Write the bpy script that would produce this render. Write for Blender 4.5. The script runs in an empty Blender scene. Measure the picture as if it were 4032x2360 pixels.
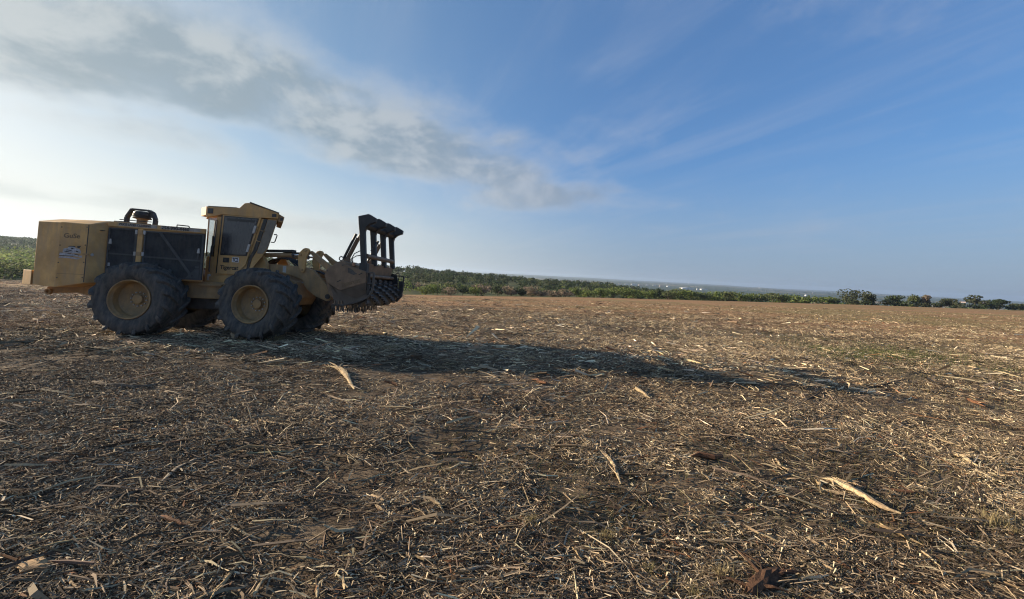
import bpy, math, random
import numpy as np
from mathutils import Matrix, Vector

R = math.radians
SC = bpy.context.scene
COL = SC.collection

# ------------------------------------------------------------------ camera
CAM_H = 1.85
cam_d = bpy.data.cameras.new("camera")
cam = bpy.data.objects.new("camera", cam_d)
COL.objects.link(cam)
cam_d.sensor_fit = 'HORIZONTAL'
cam_d.sensor_width = 36.0
cam_d.lens = 36.0 * 1514.0 / 4032.0          # ultra-wide phone lens
cam_d.shift_y = -0.0243
cam_d.clip_start = 0.05
cam_d.clip_end = 40000.0
cam.matrix_world = Matrix.Translation((0, 0, CAM_H)) @ Matrix.Rotation(R(90), 4, 'X') @ Matrix.Rotation(R(2.9), 4, 'Z')
SC.camera = cam

# ------------------------------------------------------------------ sun + sky
SUN_EL = R(15.4)
SUN_DIR = Vector((-0.973 * math.cos(SUN_EL), 0.231 * math.cos(SUN_EL), math.sin(SUN_EL))).normalized()
sun_d = bpy.data.lights.new("sun", 'SUN')
sun_d.energy = 5.0
sun_d.angle = R(0.5)
sun_d.color = (1.0, 0.83, 0.62)
sun = bpy.data.objects.new("sun", sun_d)
COL.objects.link(sun)
sun.rotation_euler = SUN_DIR.to_track_quat('Z', 'Y').to_euler()
sun.location = (-60, 15, 30)

SC.view_settings.view_transform = 'Standard'
SC.view_settings.look = 'None'
SC.view_settings.gamma = 1.0
SC.view_settings.use_curve_mapping = False
SC.view_settings.exposure = 1.12
SC.cycles.max_bounces = 6
SC.cycles.diffuse_bounces = 3
SC.cycles.glossy_bounces = 2
SC.cycles.transparent_max_bounces = 8
SC.cycles.volume_bounces = 1
SC.cycles.sample_clamp_indirect = 4.0
SC.cycles.filter_width = 1.15

world = bpy.data.worlds.new("World")
SC.world = world
world.use_nodes = True


class NT:
    """small helper to write node trees"""
    def __init__(self, tree):
        self.t = tree
    def n(self, kind, **kw):
        nd = self.t.nodes.new(kind)
        ins = kw.pop('ins', {})
        for k, v in kw.items():
            setattr(nd, k, v)
        for k, v in ins.items():
            self.set(nd.inputs[k], v)
        return nd
    def set(self, sock, v):
        if isinstance(v, bpy.types.NodeSocket):
            self.t.links.new(v, sock)
        else:
            sock.default_value = v
    def math(self, op, a, b=0.0, c=0.0, clamp=False):
        nd = self.t.nodes.new('ShaderNodeMath')
        nd.operation = op
        nd.use_clamp = clamp
        for i, v in enumerate((a, b, c)):
            self.set(nd.inputs[i], v)
        return nd.outputs[0]
    def mix(self, fac, a, b, blend='MIX'):
        nd = self.t.nodes.new('ShaderNodeMix')
        nd.data_type = 'RGBA'
        nd.blend_type = blend
        nd.clamp_factor = True
        self.set(nd.inputs[0], fac)
        self.set(nd.inputs[6], a if not isinstance(a, tuple) or len(a) == 4 else (*a, 1))
        self.set(nd.inputs[7], b if not isinstance(b, tuple) or len(b) == 4 else (*b, 1))
        return nd.outputs[2]
    def ss(self, x, lo, hi):
        nd = self.t.nodes.new('ShaderNodeMapRange')
        nd.interpolation_type = 'SMOOTHSTEP'
        self.set(nd.inputs['Value'], x)
        nd.inputs['From Min'].default_value = lo
        nd.inputs['From Max'].default_value = hi
        return nd.outputs[0]
    def noise(self, vec, scale, detail=4.0, rough=0.55, dist=0.0, dim='3D'):
        nd = self.t.nodes.new('ShaderNodeTexNoise')
        nd.noise_dimensions = dim
        if vec is not None:
            self.set(nd.inputs['Vector'], vec)
        nd.inputs['Scale'].default_value = scale
        nd.inputs['Detail'].default_value = detail
        nd.inputs['Roughness'].default_value = rough
        nd.inputs['Distortion'].default_value = dist
        return nd.outputs[0]
    def mapping(self, vec, scale=(1, 1, 1), loc=(0, 0, 0), rot=(0, 0, 0)):
        nd = self.t.nodes.new('ShaderNodeMapping')
        self.set(nd.inputs['Vector'], vec)
        nd.inputs['Scale'].default_value = scale
        nd.inputs['Location'].default_value = loc
        nd.inputs['Rotation'].default_value = rot
        return nd.outputs[0]


def build_world():
    t = world.node_tree
    for nd in list(t.nodes):
        t.nodes.remove(nd)
    k = NT(t)
    out = k.n('ShaderNodeOutputWorld')
    bg = k.n('ShaderNodeBackground')
    t.links.new(bg.outputs[0], out.inputs[0])
    bg.inputs['Strength'].default_value = 0.073
    sky = k.n('ShaderNodeTexSky')
    sky.sky_type = 'NISHITA'
    sky.sun_disc = False
    sky.sun_elevation = SUN_EL
    sky.sun_rotation = math.atan2(SUN_DIR.x, SUN_DIR.y)
    sky.altitude = 200
    sky.air_density = 1.0
    sky.dust_density = 1.2
    sky.ozone_density = 2.0
    tc = k.n('ShaderNodeTexCoord')
    sep = k.n('ShaderNodeSeparateXYZ')
    t.links.new(tc.outputs['Generated'], sep.inputs[0])
    dx, dy, dz = sep.outputs
    # closeness to the sun drives how bright a cloud is
    sd = k.n('ShaderNodeVectorMath', operation='DOT_PRODUCT')
    t.links.new(tc.outputs['Generated'], sd.inputs[0])
    sd.inputs[1].default_value = SUN_DIR
    near = k.ss(sd.outputs['Value'], -0.2, 1.0)
    # flat cloud deck: direction projected on a plane overhead
    den = k.math('ADD', k.math('MAXIMUM', dz, 0.0), 0.06)
    px = k.math('DIVIDE', dx, den)
    py = k.math('DIVIDE', dy, den)
    cmb = k.n('ShaderNodeCombineXYZ')
    t.links.new(px, cmb.inputs[0])
    t.links.new(py, cmb.inputs[1])
    P = cmb.outputs[0]
    # along / across the cloud street
    al = k.math('ADD', k.math('MULTIPLY', px, 0.68), k.math('MULTIPLY', py, 0.735))
    ac = k.math('SUBTRACT', k.math('MULTIPLY', px, 0.735), k.math('MULTIPLY', py, 0.68))
    warp = k.noise(P, 0.9, 3.0, 0.5)
    warp = k.math('MULTIPLY', k.math('SUBTRACT', warp, 0.5), 1.5)
    acw = k.math('ADD', ac, warp)
    rotP = k.mapping(P, rot=(0, 0, -R(47)))
    stP = k.mapping(rotP, scale=(0.85, 1.2, 1.0))
    D = k.mapping(tc.outputs['Generated'], scale=(1.0, 1.0, 1.55))
    off = k.n('ShaderNodeVectorMath', operation='ADD')
    t.links.new(D, off.inputs[0])
    off.inputs[1].default_value = tuple(c_ * 0.035 for c_ in (SUN_DIR.x, SUN_DIR.y, SUN_DIR.z + 0.35))
    n_plane = k.noise(stP, 1.15, 6.0, 0.54, 0.3)
    n_dir = k.noise(D, 4.2, 8.0, 0.55, 0.25)
    n_off = k.noise(off.outputs[0], 4.2, 8.0, 0.55, 0.25)
    relief = k.ss(k.math('SUBTRACT', n_dir, n_off), -0.07, 0.10)
    n_big = k.math('ADD', k.math('MULTIPLY', n_plane, 0.35), k.math('MULTIPLY', n_dir, 0.65))
    n_fine = k.noise(D, 22.0, 6.0, 0.6, 0.2)
    n_puff = k.noise(D, 11.0, 6.0, 0.55, 0.3)
    def street(centre, width, a0, a1):
        d = k.math('ABSOLUTE', k.math('SUBTRACT', acw, centre))
        b = k.math('SUBTRACT', 1.0, k.ss(d, width * 0.0, width * 1.7))
        return k.math('MULTIPLY', b, k.math('SUBTRACT', 1.0, k.ss(al, a0, a1)))
    s1 = street(-2.42, 0.66, 2.9, 3.9)
    s2 = street(-6.4, 1.1, 2.0, 6.0)
    s3 = street(-3.4, 0.5, 0.5, 2.2)
    s4 = street(3.6, 0.5, 3.0, 6.0)
    st = k.math('MAXIMUM', s1, k.math('MAXIMUM', k.math('MULTIPLY', s2, 0.8),
                                      k.math('MAXIMUM', k.math('MULTIPLY', s3, 0.45), k.math('MULTIPLY', s4, 0.15))))
    dens = k.math('ADD', k.math('MULTIPLY', st, 0.72), k.math('MULTIPLY', k.math('SUBTRACT', n_big, 0.5), 1.6))
    dens = k.math('ADD', dens, k.math('MULTIPLY', k.math('SUBTRACT', n_fine, 0.5), 0.22))
    m_cl = k.ss(dens, 0.02, 0.72)
    thick = k.ss(k.math('ADD', dens, k.math('MULTIPLY', k.math('SUBTRACT', n_puff, 0.5), 0.4)), 0.08, 0.58)
    # thin high cirrus all over
    cP = k.mapping(k.mapping(P, rot=(0, 0, R(68))), scale=(0.45, 2.4, 1))
    cir = k.noise(cP, 0.9, 6.0, 0.6, 0.6)
    cir2 = k.noise(P, 0.5, 2.0, 0.5)
    m_ci = k.math('MULTIPLY', k.ss(cir, 0.42, 0.80), k.ss(cir2, 0.32, 0.58))
    m_ci = k.math('MULTIPLY', m_ci, 0.26)
    lit = k.mix(near, (3.4, 3.6, 4.1), (5.0, 5.05, 4.8))
    core = k.mix(near, (1.7, 2.1, 2.75), (1.95, 2.4, 2.65))
    ccol = k.mix(k.math('MULTIPLY', thick, k.math('SUBTRACT', 1.0, k.math('MULTIPLY', relief, 0.5))), lit, core)
    tint = k.mix(k.math('POWER', near, 1.7), (0.46, 0.76, 1.32), (1.0, 1.04, 1.0))
    skyc = k.mix(1.0, sky.outputs[0], tint, 'MULTIPLY')
    # a bright aureole rolls off instead of clipping
    roll = k.n('ShaderNodeVectorMath', operation='MULTIPLY_ADD')
    t.links.new(skyc, roll.inputs[0])
    roll.inputs[1].default_value = (0.092, 0.092, 0.092)
    roll.inputs[2].default_value = (1.0, 1.0, 1.0)
    dv = k.n('ShaderNodeVectorMath', operation='DIVIDE')
    t.links.new(skyc, dv.inputs[0])
    t.links.new(roll.outputs[0], dv.inputs[1])
    veil = k.n('ShaderNodeVectorMath', operation='MULTIPLY_ADD')
    t.links.new(dv.outputs[0], veil.inputs[0])
    veil.inputs[1].default_value = (0.93, 0.93, 0.95)
    veil.inputs[2].default_value = (0.30, 0.57, 0.85)      # even thin high veil
    skyc = veil.outputs[0]
    c = k.mix(m_ci, skyc, lit)
    c = k.mix(k.math('MULTIPLY', m_cl, 0.82), c, ccol)
    # low pale haze layer along the horizon
    hz = k.math('SUBTRACT', 1.0, k.ss(dz, -0.03, 0.30))
    hcol = k.mix(near, (1.95, 2.45, 3.2), (5.4, 5.5, 5.15))
    c = k.mix(k.math('MULTIPLY', hz, 0.85), c, hcol)
    t.links.new(c, bg.inputs['Color'])


build_world()

# ------------------------------------------------------------------ numeric helpers
def hash2(ix, iy, seed):
    h = (ix.astype(np.int64) * 374761393 + iy.astype(np.int64) * 668265263 + seed * 1442695041) & 0x7fffffff
    h = (h ^ (h >> 13)) * 1274126177 & 0x7fffffff
    return ((h ^ (h >> 16)) & 0xffff) / 65535.0


def vnoise(x, y, seed=0):
    x = np.asarray(x, float); y = np.asarray(y, float)
    ix = np.floor(x); iy = np.floor(y)
    fx = x - ix; fy = y - iy
    fx = fx * fx * (3 - 2 * fx); fy = fy * fy * (3 - 2 * fy)
    a = hash2(ix, iy, seed); b = hash2(ix + 1, iy, seed)
    c = hash2(ix, iy + 1, seed); d = hash2(ix + 1, iy + 1, seed)
    return (a * (1 - fx) + b * fx) * (1 - fy) + (c * (1 - fx) + d * fx) * fy - 0.5


T_TAB = np.array([-1.6, -1.33, -0.9, -0.27, 0.25, 0.89, 1.31, 1.6])
SLOPE = np.array([.055, .055, .052, .050, .0346, .0219, .0149, .012])
Y_EDGE = np.array([50., 50., 62., 85., 120., 150., 150., 150.])
# terrain beyond the field edge: depth -> height, per bearing
FAR_Y = np.array([0., 25., 60., 120., 220., 420., 800., 1300., 4200., 5600., 6800., 9000., 14000.])   # metres past the edge
FAR_Z = np.array([
    [0, -1.6, -1.8, 1.5, 8.0, 15.5, 20., 10., -10., 5., 12., 0., -60.],
    [0, -1.6, -1.8, 1.5, 8.0, 15.5, 20., 10., -10., 5., 12., 0., -60.],
    [0, -1.6, -1.8, 0.8, 5.5, 9.5, 8., -10., -25., 5., 12., 0., -60.],
    [0, -1.2, -1.3, 0.6, 3.6, 1.5, -16., -28., -32., 0., 6., -6., -60.],
    [0, -1.8, -2.6, -1.8, -1.8, -10., -27., -32., -12., -16., 10.0, -6., -60.],
    [0, -2.5, -7.0, -14., -22., -29., -32., -33., -14., -18., 7.0, -8., -60.],
    [0, -2.5, -7.0, -14., -22., -29., -32., -33., -14., -18., 7.0, -8., -60.],
    [0, -2.5, -7.0, -14., -22., -29., -32., -33., -14., -18., 7.0, -8., -60.]])


def edge_depth(t):
    return np.interp(t, T_TAB, Y_EDGE)


def height(x, y, fine=True):
    """terrain height at x, y (arrays)"""
    x = np.asarray(x, float); y = np.asarray(y, float)
    t = x / np.maximum(y, 1.0)
    t = np.clip(t, -1.6, 1.6)
    ye = np.interp(t, T_TAB, Y_EDGE)
    sl = np.interp(t, T_TAB, SLOPE)
    yy = np.minimum(y, ye)
    z = -sl * np.logaddexp(0.0, np.clip(yy - 8.8, -60, 1e9))
    d = np.maximum(y - ye, 0.0)
    ti = np.interp(t, T_TAB, np.arange(len(T_TAB)))
    i0 = np.clip(np.floor(ti).astype(int), 0, len(T_TAB) - 2)
    f = ti - i0
    prof = np.stack([np.interp(d, FAR_Y, FAR_Z[i]) for i in range(len(T_TAB))])
    idx = np.arange(x.size)
    pr = prof.reshape(len(T_TAB), -1)
    zz = pr[i0.ravel(), idx] * (1 - f.ravel()) + pr[i0.ravel() + 1, idx] * f.ravel()
    z = z + zz.reshape(x.shape)
    far = np.clip((d - 300) / 4000, 0, 1)
    z = z + far * (vnoise(x / 900, y / 900, 5) * 14 + vnoise(x / 350, y / 350, 6) * 5 + vnoise(x / 2600, y / 2600, 8) * 22) * np.clip(d / 4500, 0, 1)
    z = z + vnoise(x / 9, y / 9, 11) * 0.10 * np.clip((np.hypot(x, y) - 12) / 30, 0, 1)
    if fine:
        r = np.hypot(x, y)
        w = np.clip(1.3 - r / 40, 0.0, 1.0)
        z = z + w * (vnoise(x / 1.1, y / 0.9, 21) * 0.055 + vnoise(x / 0.42, y / 0.36, 22) * 0.035 + vnoise(x / 0.15, y / 0.15, 23) * 0.018)
    return z


def hz(x, y, fine=True):
    return float(height(np.array([x]), np.array([y]), fine)[0])


def mesh_np(name, V, F, mat=None, col=None, smooth=False):
    """V (n,3), F (m,k) -> mesh"""
    V = np.asarray(V, np.float32); F = np.asarray(F, np.int32)
    me = bpy.data.meshes.new(name)
    me.vertices.add(len(V))
    me.vertices.foreach_set('co', V.ravel())
    k = F.shape[1]
    me.loops.add(F.size)
    me.loops.foreach_set('vertex_index', F.ravel())
    me.polygons.add(len(F))
    me.polygons.foreach_set('loop_start', np.arange(0, F.size, k, dtype=np.int32))
    me.polygons.foreach_set('use_smooth', np.full(len(F), smooth))
    me.update(calc_edges=True)
    if col is not None:
        a = me.color_attributes.new('Col', 'FLOAT_COLOR', 'POINT')
        c4 = np.ones((len(V), 4), np.float32)
        c4[:, :3] = col
        a.data.foreach_set('color', c4.ravel())
    if mat:
        me.materials.append(mat)
    return me


def link(name, data, parent=None, **props):
    o = bpy.data.objects.new(name, data)
    COL.objects.link(o)
    if parent is not None:
        o.parent = parent
    for k_, v in props.items():
        o[k_] = v
    return o


# ------------------------------------------------------------------ materials
def new_mat(name):
    m = bpy.data.materials.new(name)
    m.use_nodes = True
    t = m.node_tree
    b = t.nodes['Principled BSDF']
    return m, NT(t), b


def paint(name, base, rough=0.5, var=0.18, scale=3.0, metal=0.0, dust=0.0, dustcol=(0.22, 0.16, 0.10), bump=0.0, spec=0.4):
    """worn, dusty paint or metal"""
    m, k, b = new_mat(name)
    tc = k.n('ShaderNodeTexCoord').outputs['Object']
    n1 = k.noise(tc, scale, 6.0, 0.6)
    n2 = k.noise(k.mapping(tc, scale=(1, 1, 0.25)), scale * 3.1, 5.0, 0.65)
    lo = tuple(c * (1 - var) for c in base); hi = tuple(min(1, c * (1 + var)) for c in base)
    c = k.mix(k.ss(n1, 0.3, 0.7), lo, hi)
    if dust > 0:
        f = k.math('MULTIPLY', k.ss(n2, 0.38, 0.68), dust)
        c = k.mix(f, c, dustcol)
    k.set(b.inputs['Base Color'], c)
    k.set(b.inputs['Roughness'], k.math('ADD', rough - 0.1, k.math('MULTIPLY', n2, 0.2)))
    b.inputs['Metallic'].default_value = metal
    b.inputs['Specular IOR Level'].default_value = spec
    if bump:
        bp = k.n('ShaderNodeBump')
        bp.inputs['Strength'].default_value = bump
        bp.inputs['Distance'].default_value = 0.01
        k.set(bp.inputs['Height'], k.noise(tc, scale * 12, 4.0))
        k.set(b.inputs['Normal'], bp.outputs[0])
    return m


M = {}
M['tan'] = paint('tan_paint', (0.54, 0.318, 0.118), 0.62, 0.22, 2.2, dust=0.7, dustcol=(0.41, 0.275, 0.148), spec=0.2)
M['tan2'] = paint('tan_paint_dirty', (0.38, 0.235, 0.108), 0.65, 0.24, 3.0, dust=0.75, dustcol=(0.26, 0.18, 0.108), spec=0.2)
M['headbrown'] = paint('worn_brown_steel', (0.20, 0.128, 0.074), 0.6, 0.28, 4.0, dust=0.6, dustcol=(0.15, 0.105, 0.07))
M['black'] = paint('black_paint', (0.026, 0.026, 0.026), 0.5, 0.3, 4.0, dust=0.35, dustcol=(0.06, 0.05, 0.04))
M['darksteel'] = paint('dark_steel', (0.07, 0.067, 0.064), 0.45, 0.35, 6.0, metal=0.3, dust=0.5, dustcol=(0.09, 0.07, 0.05))
M['rubber'] = paint('tyre_rubber', (0.062, 0.061, 0.059), 0.9, 0.3, 5.0, dust=0.85, dustcol=(0.135, 0.120, 0.100), bump=0.3, spec=0.25)
M['rim'] = paint('rim_paint', (0.33, 0.205, 0.085), 0.6, 0.28, 4.0, dust=0.85, dustcol=(0.21, 0.15, 0.085))
M['screen'] = paint('engine_screen', (0.042, 0.044, 0.045), 0.85, 0.3, 5.0, dust=0.5, dustcol=(0.072, 0.068, 0.060), bump=0.5, spec=0.12)
M['screenbar'] = paint('screen_frame', (0.060, 0.062, 0.063), 0.75, 0.25, 5.0, dust=0.4, dustcol=(0.09, 0.08, 0.065))
M['chrome'] = paint('cylinder_rod', (0.75, 0.75, 0.76), 0.22, 0.05, 5.0, metal=1.0)
M['pale'] = paint('pale_plastic', (0.42, 0.41, 0.38), 0.5, 0.15, 6.0, dust=0.3)
M['white'] = paint('white_plate', (0.72, 0.72, 0.72), 0.5, 0.06, 6.0)
M['ink'] = paint('black_lettering', (0.022, 0.020, 0.018), 0.6, 0.2, 6.0, dust=0.25)
M['fadedink'] = paint('faded_lettering', (0.17, 0.110, 0.055), 0.6, 0.3, 9.0, dust=0.45, dustcol=(0.30, 0.19, 0.09))
M['headink'] = paint('worn_lettering', (0.19, 0.125, 0.06), 0.6, 0.3, 9.0, dust=0.45, dustcol=(0.10, 0.07, 0.05))
M['decal'] = paint('worn_white_decal', (0.40, 0.40, 0.41), 0.5, 0.25, 22.0, dust=0.45, dustcol=(0.15, 0.13, 0.12))
M['bandplate'] = paint('grey_sticker', (0.30, 0.27, 0.23), 0.5, 0.2, 9.0, dust=0.4)
M['hose'] = paint('rubber_hose', (0.012, 0.012, 0.013), 0.42, 0.2, 8.0)
M['copper'] = paint('rusty_fitting', (0.30, 0.15, 0.08), 0.5, 0.2, 8.0)
M['cabglass'] = paint('dark_cab_glass', (0.048, 0.050, 0.054), 0.28, 0.2, 4.0, dust=0.35, dustcol=(0.07, 0.065, 0.06), spec=0.5)
M['dirtyglass'] = paint('dusty_polycarbonate', (0.14, 0.118, 0.09), 0.35, 0.3, 6.0, dust=0.6, dustcol=(0.17, 0.14, 0.10))
M['headdark'] = paint('dark_brown_steel', (0.105, 0.080, 0.058), 0.6, 0.25, 4.0, dust=0.5, dustcol=(0.12, 0.09, 0.065))
M['tooth'] = paint('carbide_tooth', (0.11, 0.11, 0.115), 0.45, 0.3, 12.0, metal=0.5)


def glass_mat():
    m, k, b = new_mat('clear_cab_glass')
    t = m.node_tree
    out = t.nodes['Material Output']
    tr = k.n('ShaderNodeBsdfTransparent')
    tr.inputs[0].default_value = (0.72, 0.74, 0.74, 1)
    gl = k.n('ShaderNodeBsdfGlossy')
    gl.inputs['Roughness'].default_value = 0.08
    mx = k.n('ShaderNodeMixShader')
    mx.inputs[0].default_value = 0.12
    t.links.new(tr.outputs[0], mx.inputs[1])
    t.links.new(gl.outputs[0], mx.inputs[2])
    t.links.new(mx.outputs[0], out.inputs[0])
    return m


M['glass'] = glass_mat()


def col_mat(name, rough=0.85, var=0.35, scale=30.0, trans=0.0, stretch=None):
    """colour from the 'Col' attribute, broken up by grain"""
    m, k, b = new_mat(name)
    t = m.node_tree
    at = k.n('ShaderNodeAttribute')
    at.attribute_name = 'Col'
    tc = k.n('ShaderNodeTexCoord').outputs['Object']
    v = k.mapping(tc, scale=stretch) if stretch else tc
    n1 = k.noise(v, scale, 3.0, 0.6)
    f = k.math('ADD', 1 - var, k.math('MULTIPLY', n1, 2 * var))
    c = k.n('ShaderNodeVectorMath', operation='SCALE')
    t.links.new(at.outputs['Color'], c.inputs[0])
    t.links.new(f, c.inputs['Scale'])
    t.links.new(c.outputs[0], b.inputs['Base Color'])
    b.inputs['Roughness'].default_value = rough
    b.inputs['Specular IOR Level'].default_value = 0.2
    if trans > 0:
        out = t.nodes['Material Output']
        tl = k.n('ShaderNodeBsdfTranslucent')
        t.links.new(c.outputs[0], tl.inputs[0])
        mx = k.n('ShaderNodeMixShader')
        mx.inputs[0].default_value = trans
        t.links.new(b.outputs[0], mx.inputs[1])
        t.links.new(tl.outputs[0], mx.inputs[2])
        t.links.new(mx.outputs[0], out.inputs[0])
    return m


M['debris'] = col_mat('mulch_wood', 0.85, 0.35, 60.0)
M['grass'] = col_mat('grass_blade', 0.7, 0.2, 5.0, trans=0.35)
M['leaf'] = col_mat('foliage', 0.7, 0.35, 0.9, trans=0.42)
M['trunk'] = paint('bark', (0.09, 0.07, 0.05), 0.9, 0.3, 3.0)


def wood_mat(name, base, bark=None, barkamt=0.5):
    m, k, b = new_mat(name)
    tc = k.n('ShaderNodeTexCoord').outputs['Object']
    g = k.noise(tc, 55.0, 4.0, 0.65, 0.4)
    n = k.noise(tc, 9.0, 4.0, 0.6)
    c = k.mix(k.ss(g, 0.3, 0.72), tuple(x * 0.55 for x in base), tuple(min(1, x * 1.15) for x in base))
    if bark:
        c = k.mix(k.math('MULTIPLY', k.ss(n, 0.50, 0.60), barkamt), c, bark)
    k.set(b.inputs['Base Color'], c)
    b.inputs['Roughness'].default_value = 0.85
    b.inputs['Specular IOR Level'].default_value = 0.15
    bp = k.n('ShaderNodeBump')
    bp.inputs['Strength'].default_value = 0.7
    bp.inputs['Distance'].default_value = 0.006
    k.set(bp.inputs['Height'], g)
    k.set(b.inputs['Normal'], bp.outputs[0])
    return m


WOOD = {
    'pale': wood_mat('pale_splintered_wood', (0.52, 0.40, 0.235), (0.26, 0.18, 0.11), 0.75),
    'straw': wood_mat('straw_coloured_wood', (0.43, 0.31, 0.165), (0.19, 0.125, 0.07), 0.7),
    'greypale': wood_mat('bleached_grey_wood', (0.36, 0.30, 0.22), (0.16, 0.12, 0.09), 0.6),
    'grey': wood_mat('grey_bark_wood', (0.20, 0.155, 0.11), (0.09, 0.065, 0.045), 0.7),
    'dark': wood_mat('dark_bark_wood', (0.095, 0.072, 0.052), (0.04, 0.03, 0.022), 0.7),
    'red': wood_mat('reddish_wood', (0.20, 0.098, 0.052), (0.085, 0.048, 0.030), 0.7),
    'chunk': wood_mat('tan_bark', (0.42, 0.28, 0.15), (0.13, 0.085, 0.05), 0.8),
    'stump': wood_mat('torn_root_wood', (0.11, 0.060, 0.035), (0.035, 0.024, 0.018), 0.9),
}


def ground_mat():
    m, k, b = new_mat('mulched_ground')
    t = m.node_tree
    geo = k.n('ShaderNodeNewGeometry')
    P = geo.outputs['Position']
    sep = k.n('ShaderNodeSeparateXYZ')
    t.links.new(P, sep.inputs[0])
    at = k.n('ShaderNodeAttribute')
    at.attribute_name = 'Col'
    asep = k.n('ShaderNodeSeparateColor')
    t.links.new(at.outputs['Color'], asep.inputs[0])
    beyond, far, green = asep.outputs
    flat = k.mapping(P, scale=(1, 1, 0.0))
    # mulch fibres at several sizes
    f1 = k.noise(k.mapping(flat, rot=(0, 0, 0.25), scale=(0.35, 1.3, 1)), 34.0, 6.0, 0.7, 1.2)
    f2 = k.noise(k.mapping(flat, rot=(0, 0, -0.5), scale=(0.45, 1.2, 1)), 17.0, 6.0, 0.7, 1.0)
    f3 = k.noise(k.mapping(flat, rot=(0, 0, 0.1), scale=(0.30, 1.0, 1)), 4.5, 8.0, 0.72, 0.6)
    big = k.noise(flat, 0.35, 5.0, 0.6)
    huge = k.noise(k.mapping(flat, scale=(0.5, 1, 1)), 0.07, 4.0, 0.55)
    soil = k.mix(k.ss(f2, 0.35, 0.65), (0.042, 0.032, 0.023), (0.105, 0.078, 0.053))
    mulch = k.mix(k.ss(f1, 0.35, 0.7), (0.095, 0.071, 0.048), (0.29, 0.212, 0.135))
    c = k.mix(k.ss(f3, 0.40, 0.60), soil, mulch)
    chips = k.math('MULTIPLY', k.ss(f1, 0.57, 0.68), k.ss(f3, 0.42, 0.58))
    c = k.mix(k.math('MULTIPLY', chips, 0.75), c, (0.46, 0.34, 0.215))
    c = k.mix(k.math('MULTIPLY', k.ss(big, 0.5, 0.66), 0.22), c, (0.15, 0.09, 0.052))
    # farther out: thinner mulch, dry orange stubble and olive new grass in broad patches
    dist = k.n('ShaderNodeVectorMath', operation='LENGTH')
    t.links.new(P, dist.inputs[0])
    fd = k.ss(dist.outputs['Value'], 11.0, 40.0)
    farc = k.mix(k.ss(f3, 0.36, 0.66), (0.16, 0.088, 0.046), (0.52, 0.295, 0.140))
    farc = k.mix(k.math('MULTIPLY', k.ss(huge, 0.46, 0.62), 0.7), farc, (0.20, 0.165, 0.065))
    c = k.mix(k.math('MULTIPLY', fd, 0.85), c, farc)
    gm = k.math('MULTIPLY', green, k.ss(k.math('ADD', k.math('MULTIPLY', big, 0.6), k.math('MULTIPLY', f3, 0.5)), 0.48, 0.66))
    c = k.mix(k.math('MULTIPLY', gm, 0.6), c, (0.085, 0.110, 0.034))
    # scrub floor past the field edge
    scrub = k.mix(k.ss(k.noise(flat, 0.22, 5.0, 0.6), 0.35, 0.65), (0.045, 0.06, 0.022), (0.13, 0.125, 0.055))
    c = k.mix(beyond, c, scrub)
    # valley: patchwork of fields and woods
    vo = k.n('ShaderNodeTexVoronoi')
    vo.feature = 'F1'
    t.links.new(k.mapping(flat, scale=(0.0022, 0.0042, 1), rot=(0, 0, 0.12)), vo.inputs['Vector'])
    vo.inputs['Scale'].default_value = 1.0
    vsep = k.n('ShaderNodeSeparateColor')
    t.links.new(vo.outputs['Color'], vsep.inputs[0])
    vr = k.n('ShaderNodeValToRGB')
    vr.color_ramp.interpolation = 'CONSTANT'
    els = vr.color_ramp.elements
    els[0].position = 0.0; els[0].color = (0.035, 0.055, 0.022, 1)
    els[1].position = 0.40; els[1].color = (0.075, 0.085, 0.035, 1)
    for p_, c_ in ((0.55, (0.33, 0.25, 0.15)), (0.66, (0.04, 0.05, 0.025)), (0.80, (0.20, 0.17, 0.10)), (0.9, (0.035, 0.03, 0.028))):
        e = els.new(p_); e.color = (*c_, 1)
    t.links.new(vsep.outputs[0], vr.inputs[0])
    wood = k.noise(k.mapping(flat, scale=(0.012, 0.03, 1)), 1.0, 6.0, 0.65)
    vcol = k.mix(k.ss(wood, 0.45, 0.55), vr.outputs[0], (0.032, 0.048, 0.022))
    rid = k.ss(sep.outputs[1], 3800.0, 4700.0)
    vcol = k.mix(k.math('MULTIPLY', rid, 0.8), vcol, (0.035, 0.052, 0.028))
    c = k.mix(far, c, vcol)
    k.set(b.inputs['Base Color'], c)
    b.inputs['Roughness'].default_value = 0.95
    b.inputs['Specular IOR Level'].default_value = 0.12
    bp = k.n('ShaderNodeBump')
    bp.inputs['Strength'].default_value = 0.9
    bp.inputs['Distance'].default_value = 0.03
    hsum = k.math('ADD', k.math('MULTIPLY', f1, 0.35), k.math('ADD', k.math('MULTIPLY', f2, 0.5), f3))
    k.set(bp.inputs['Height'], hsum)
    k.set(b.inputs['Normal'], bp.outputs[0])
    return m


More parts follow.
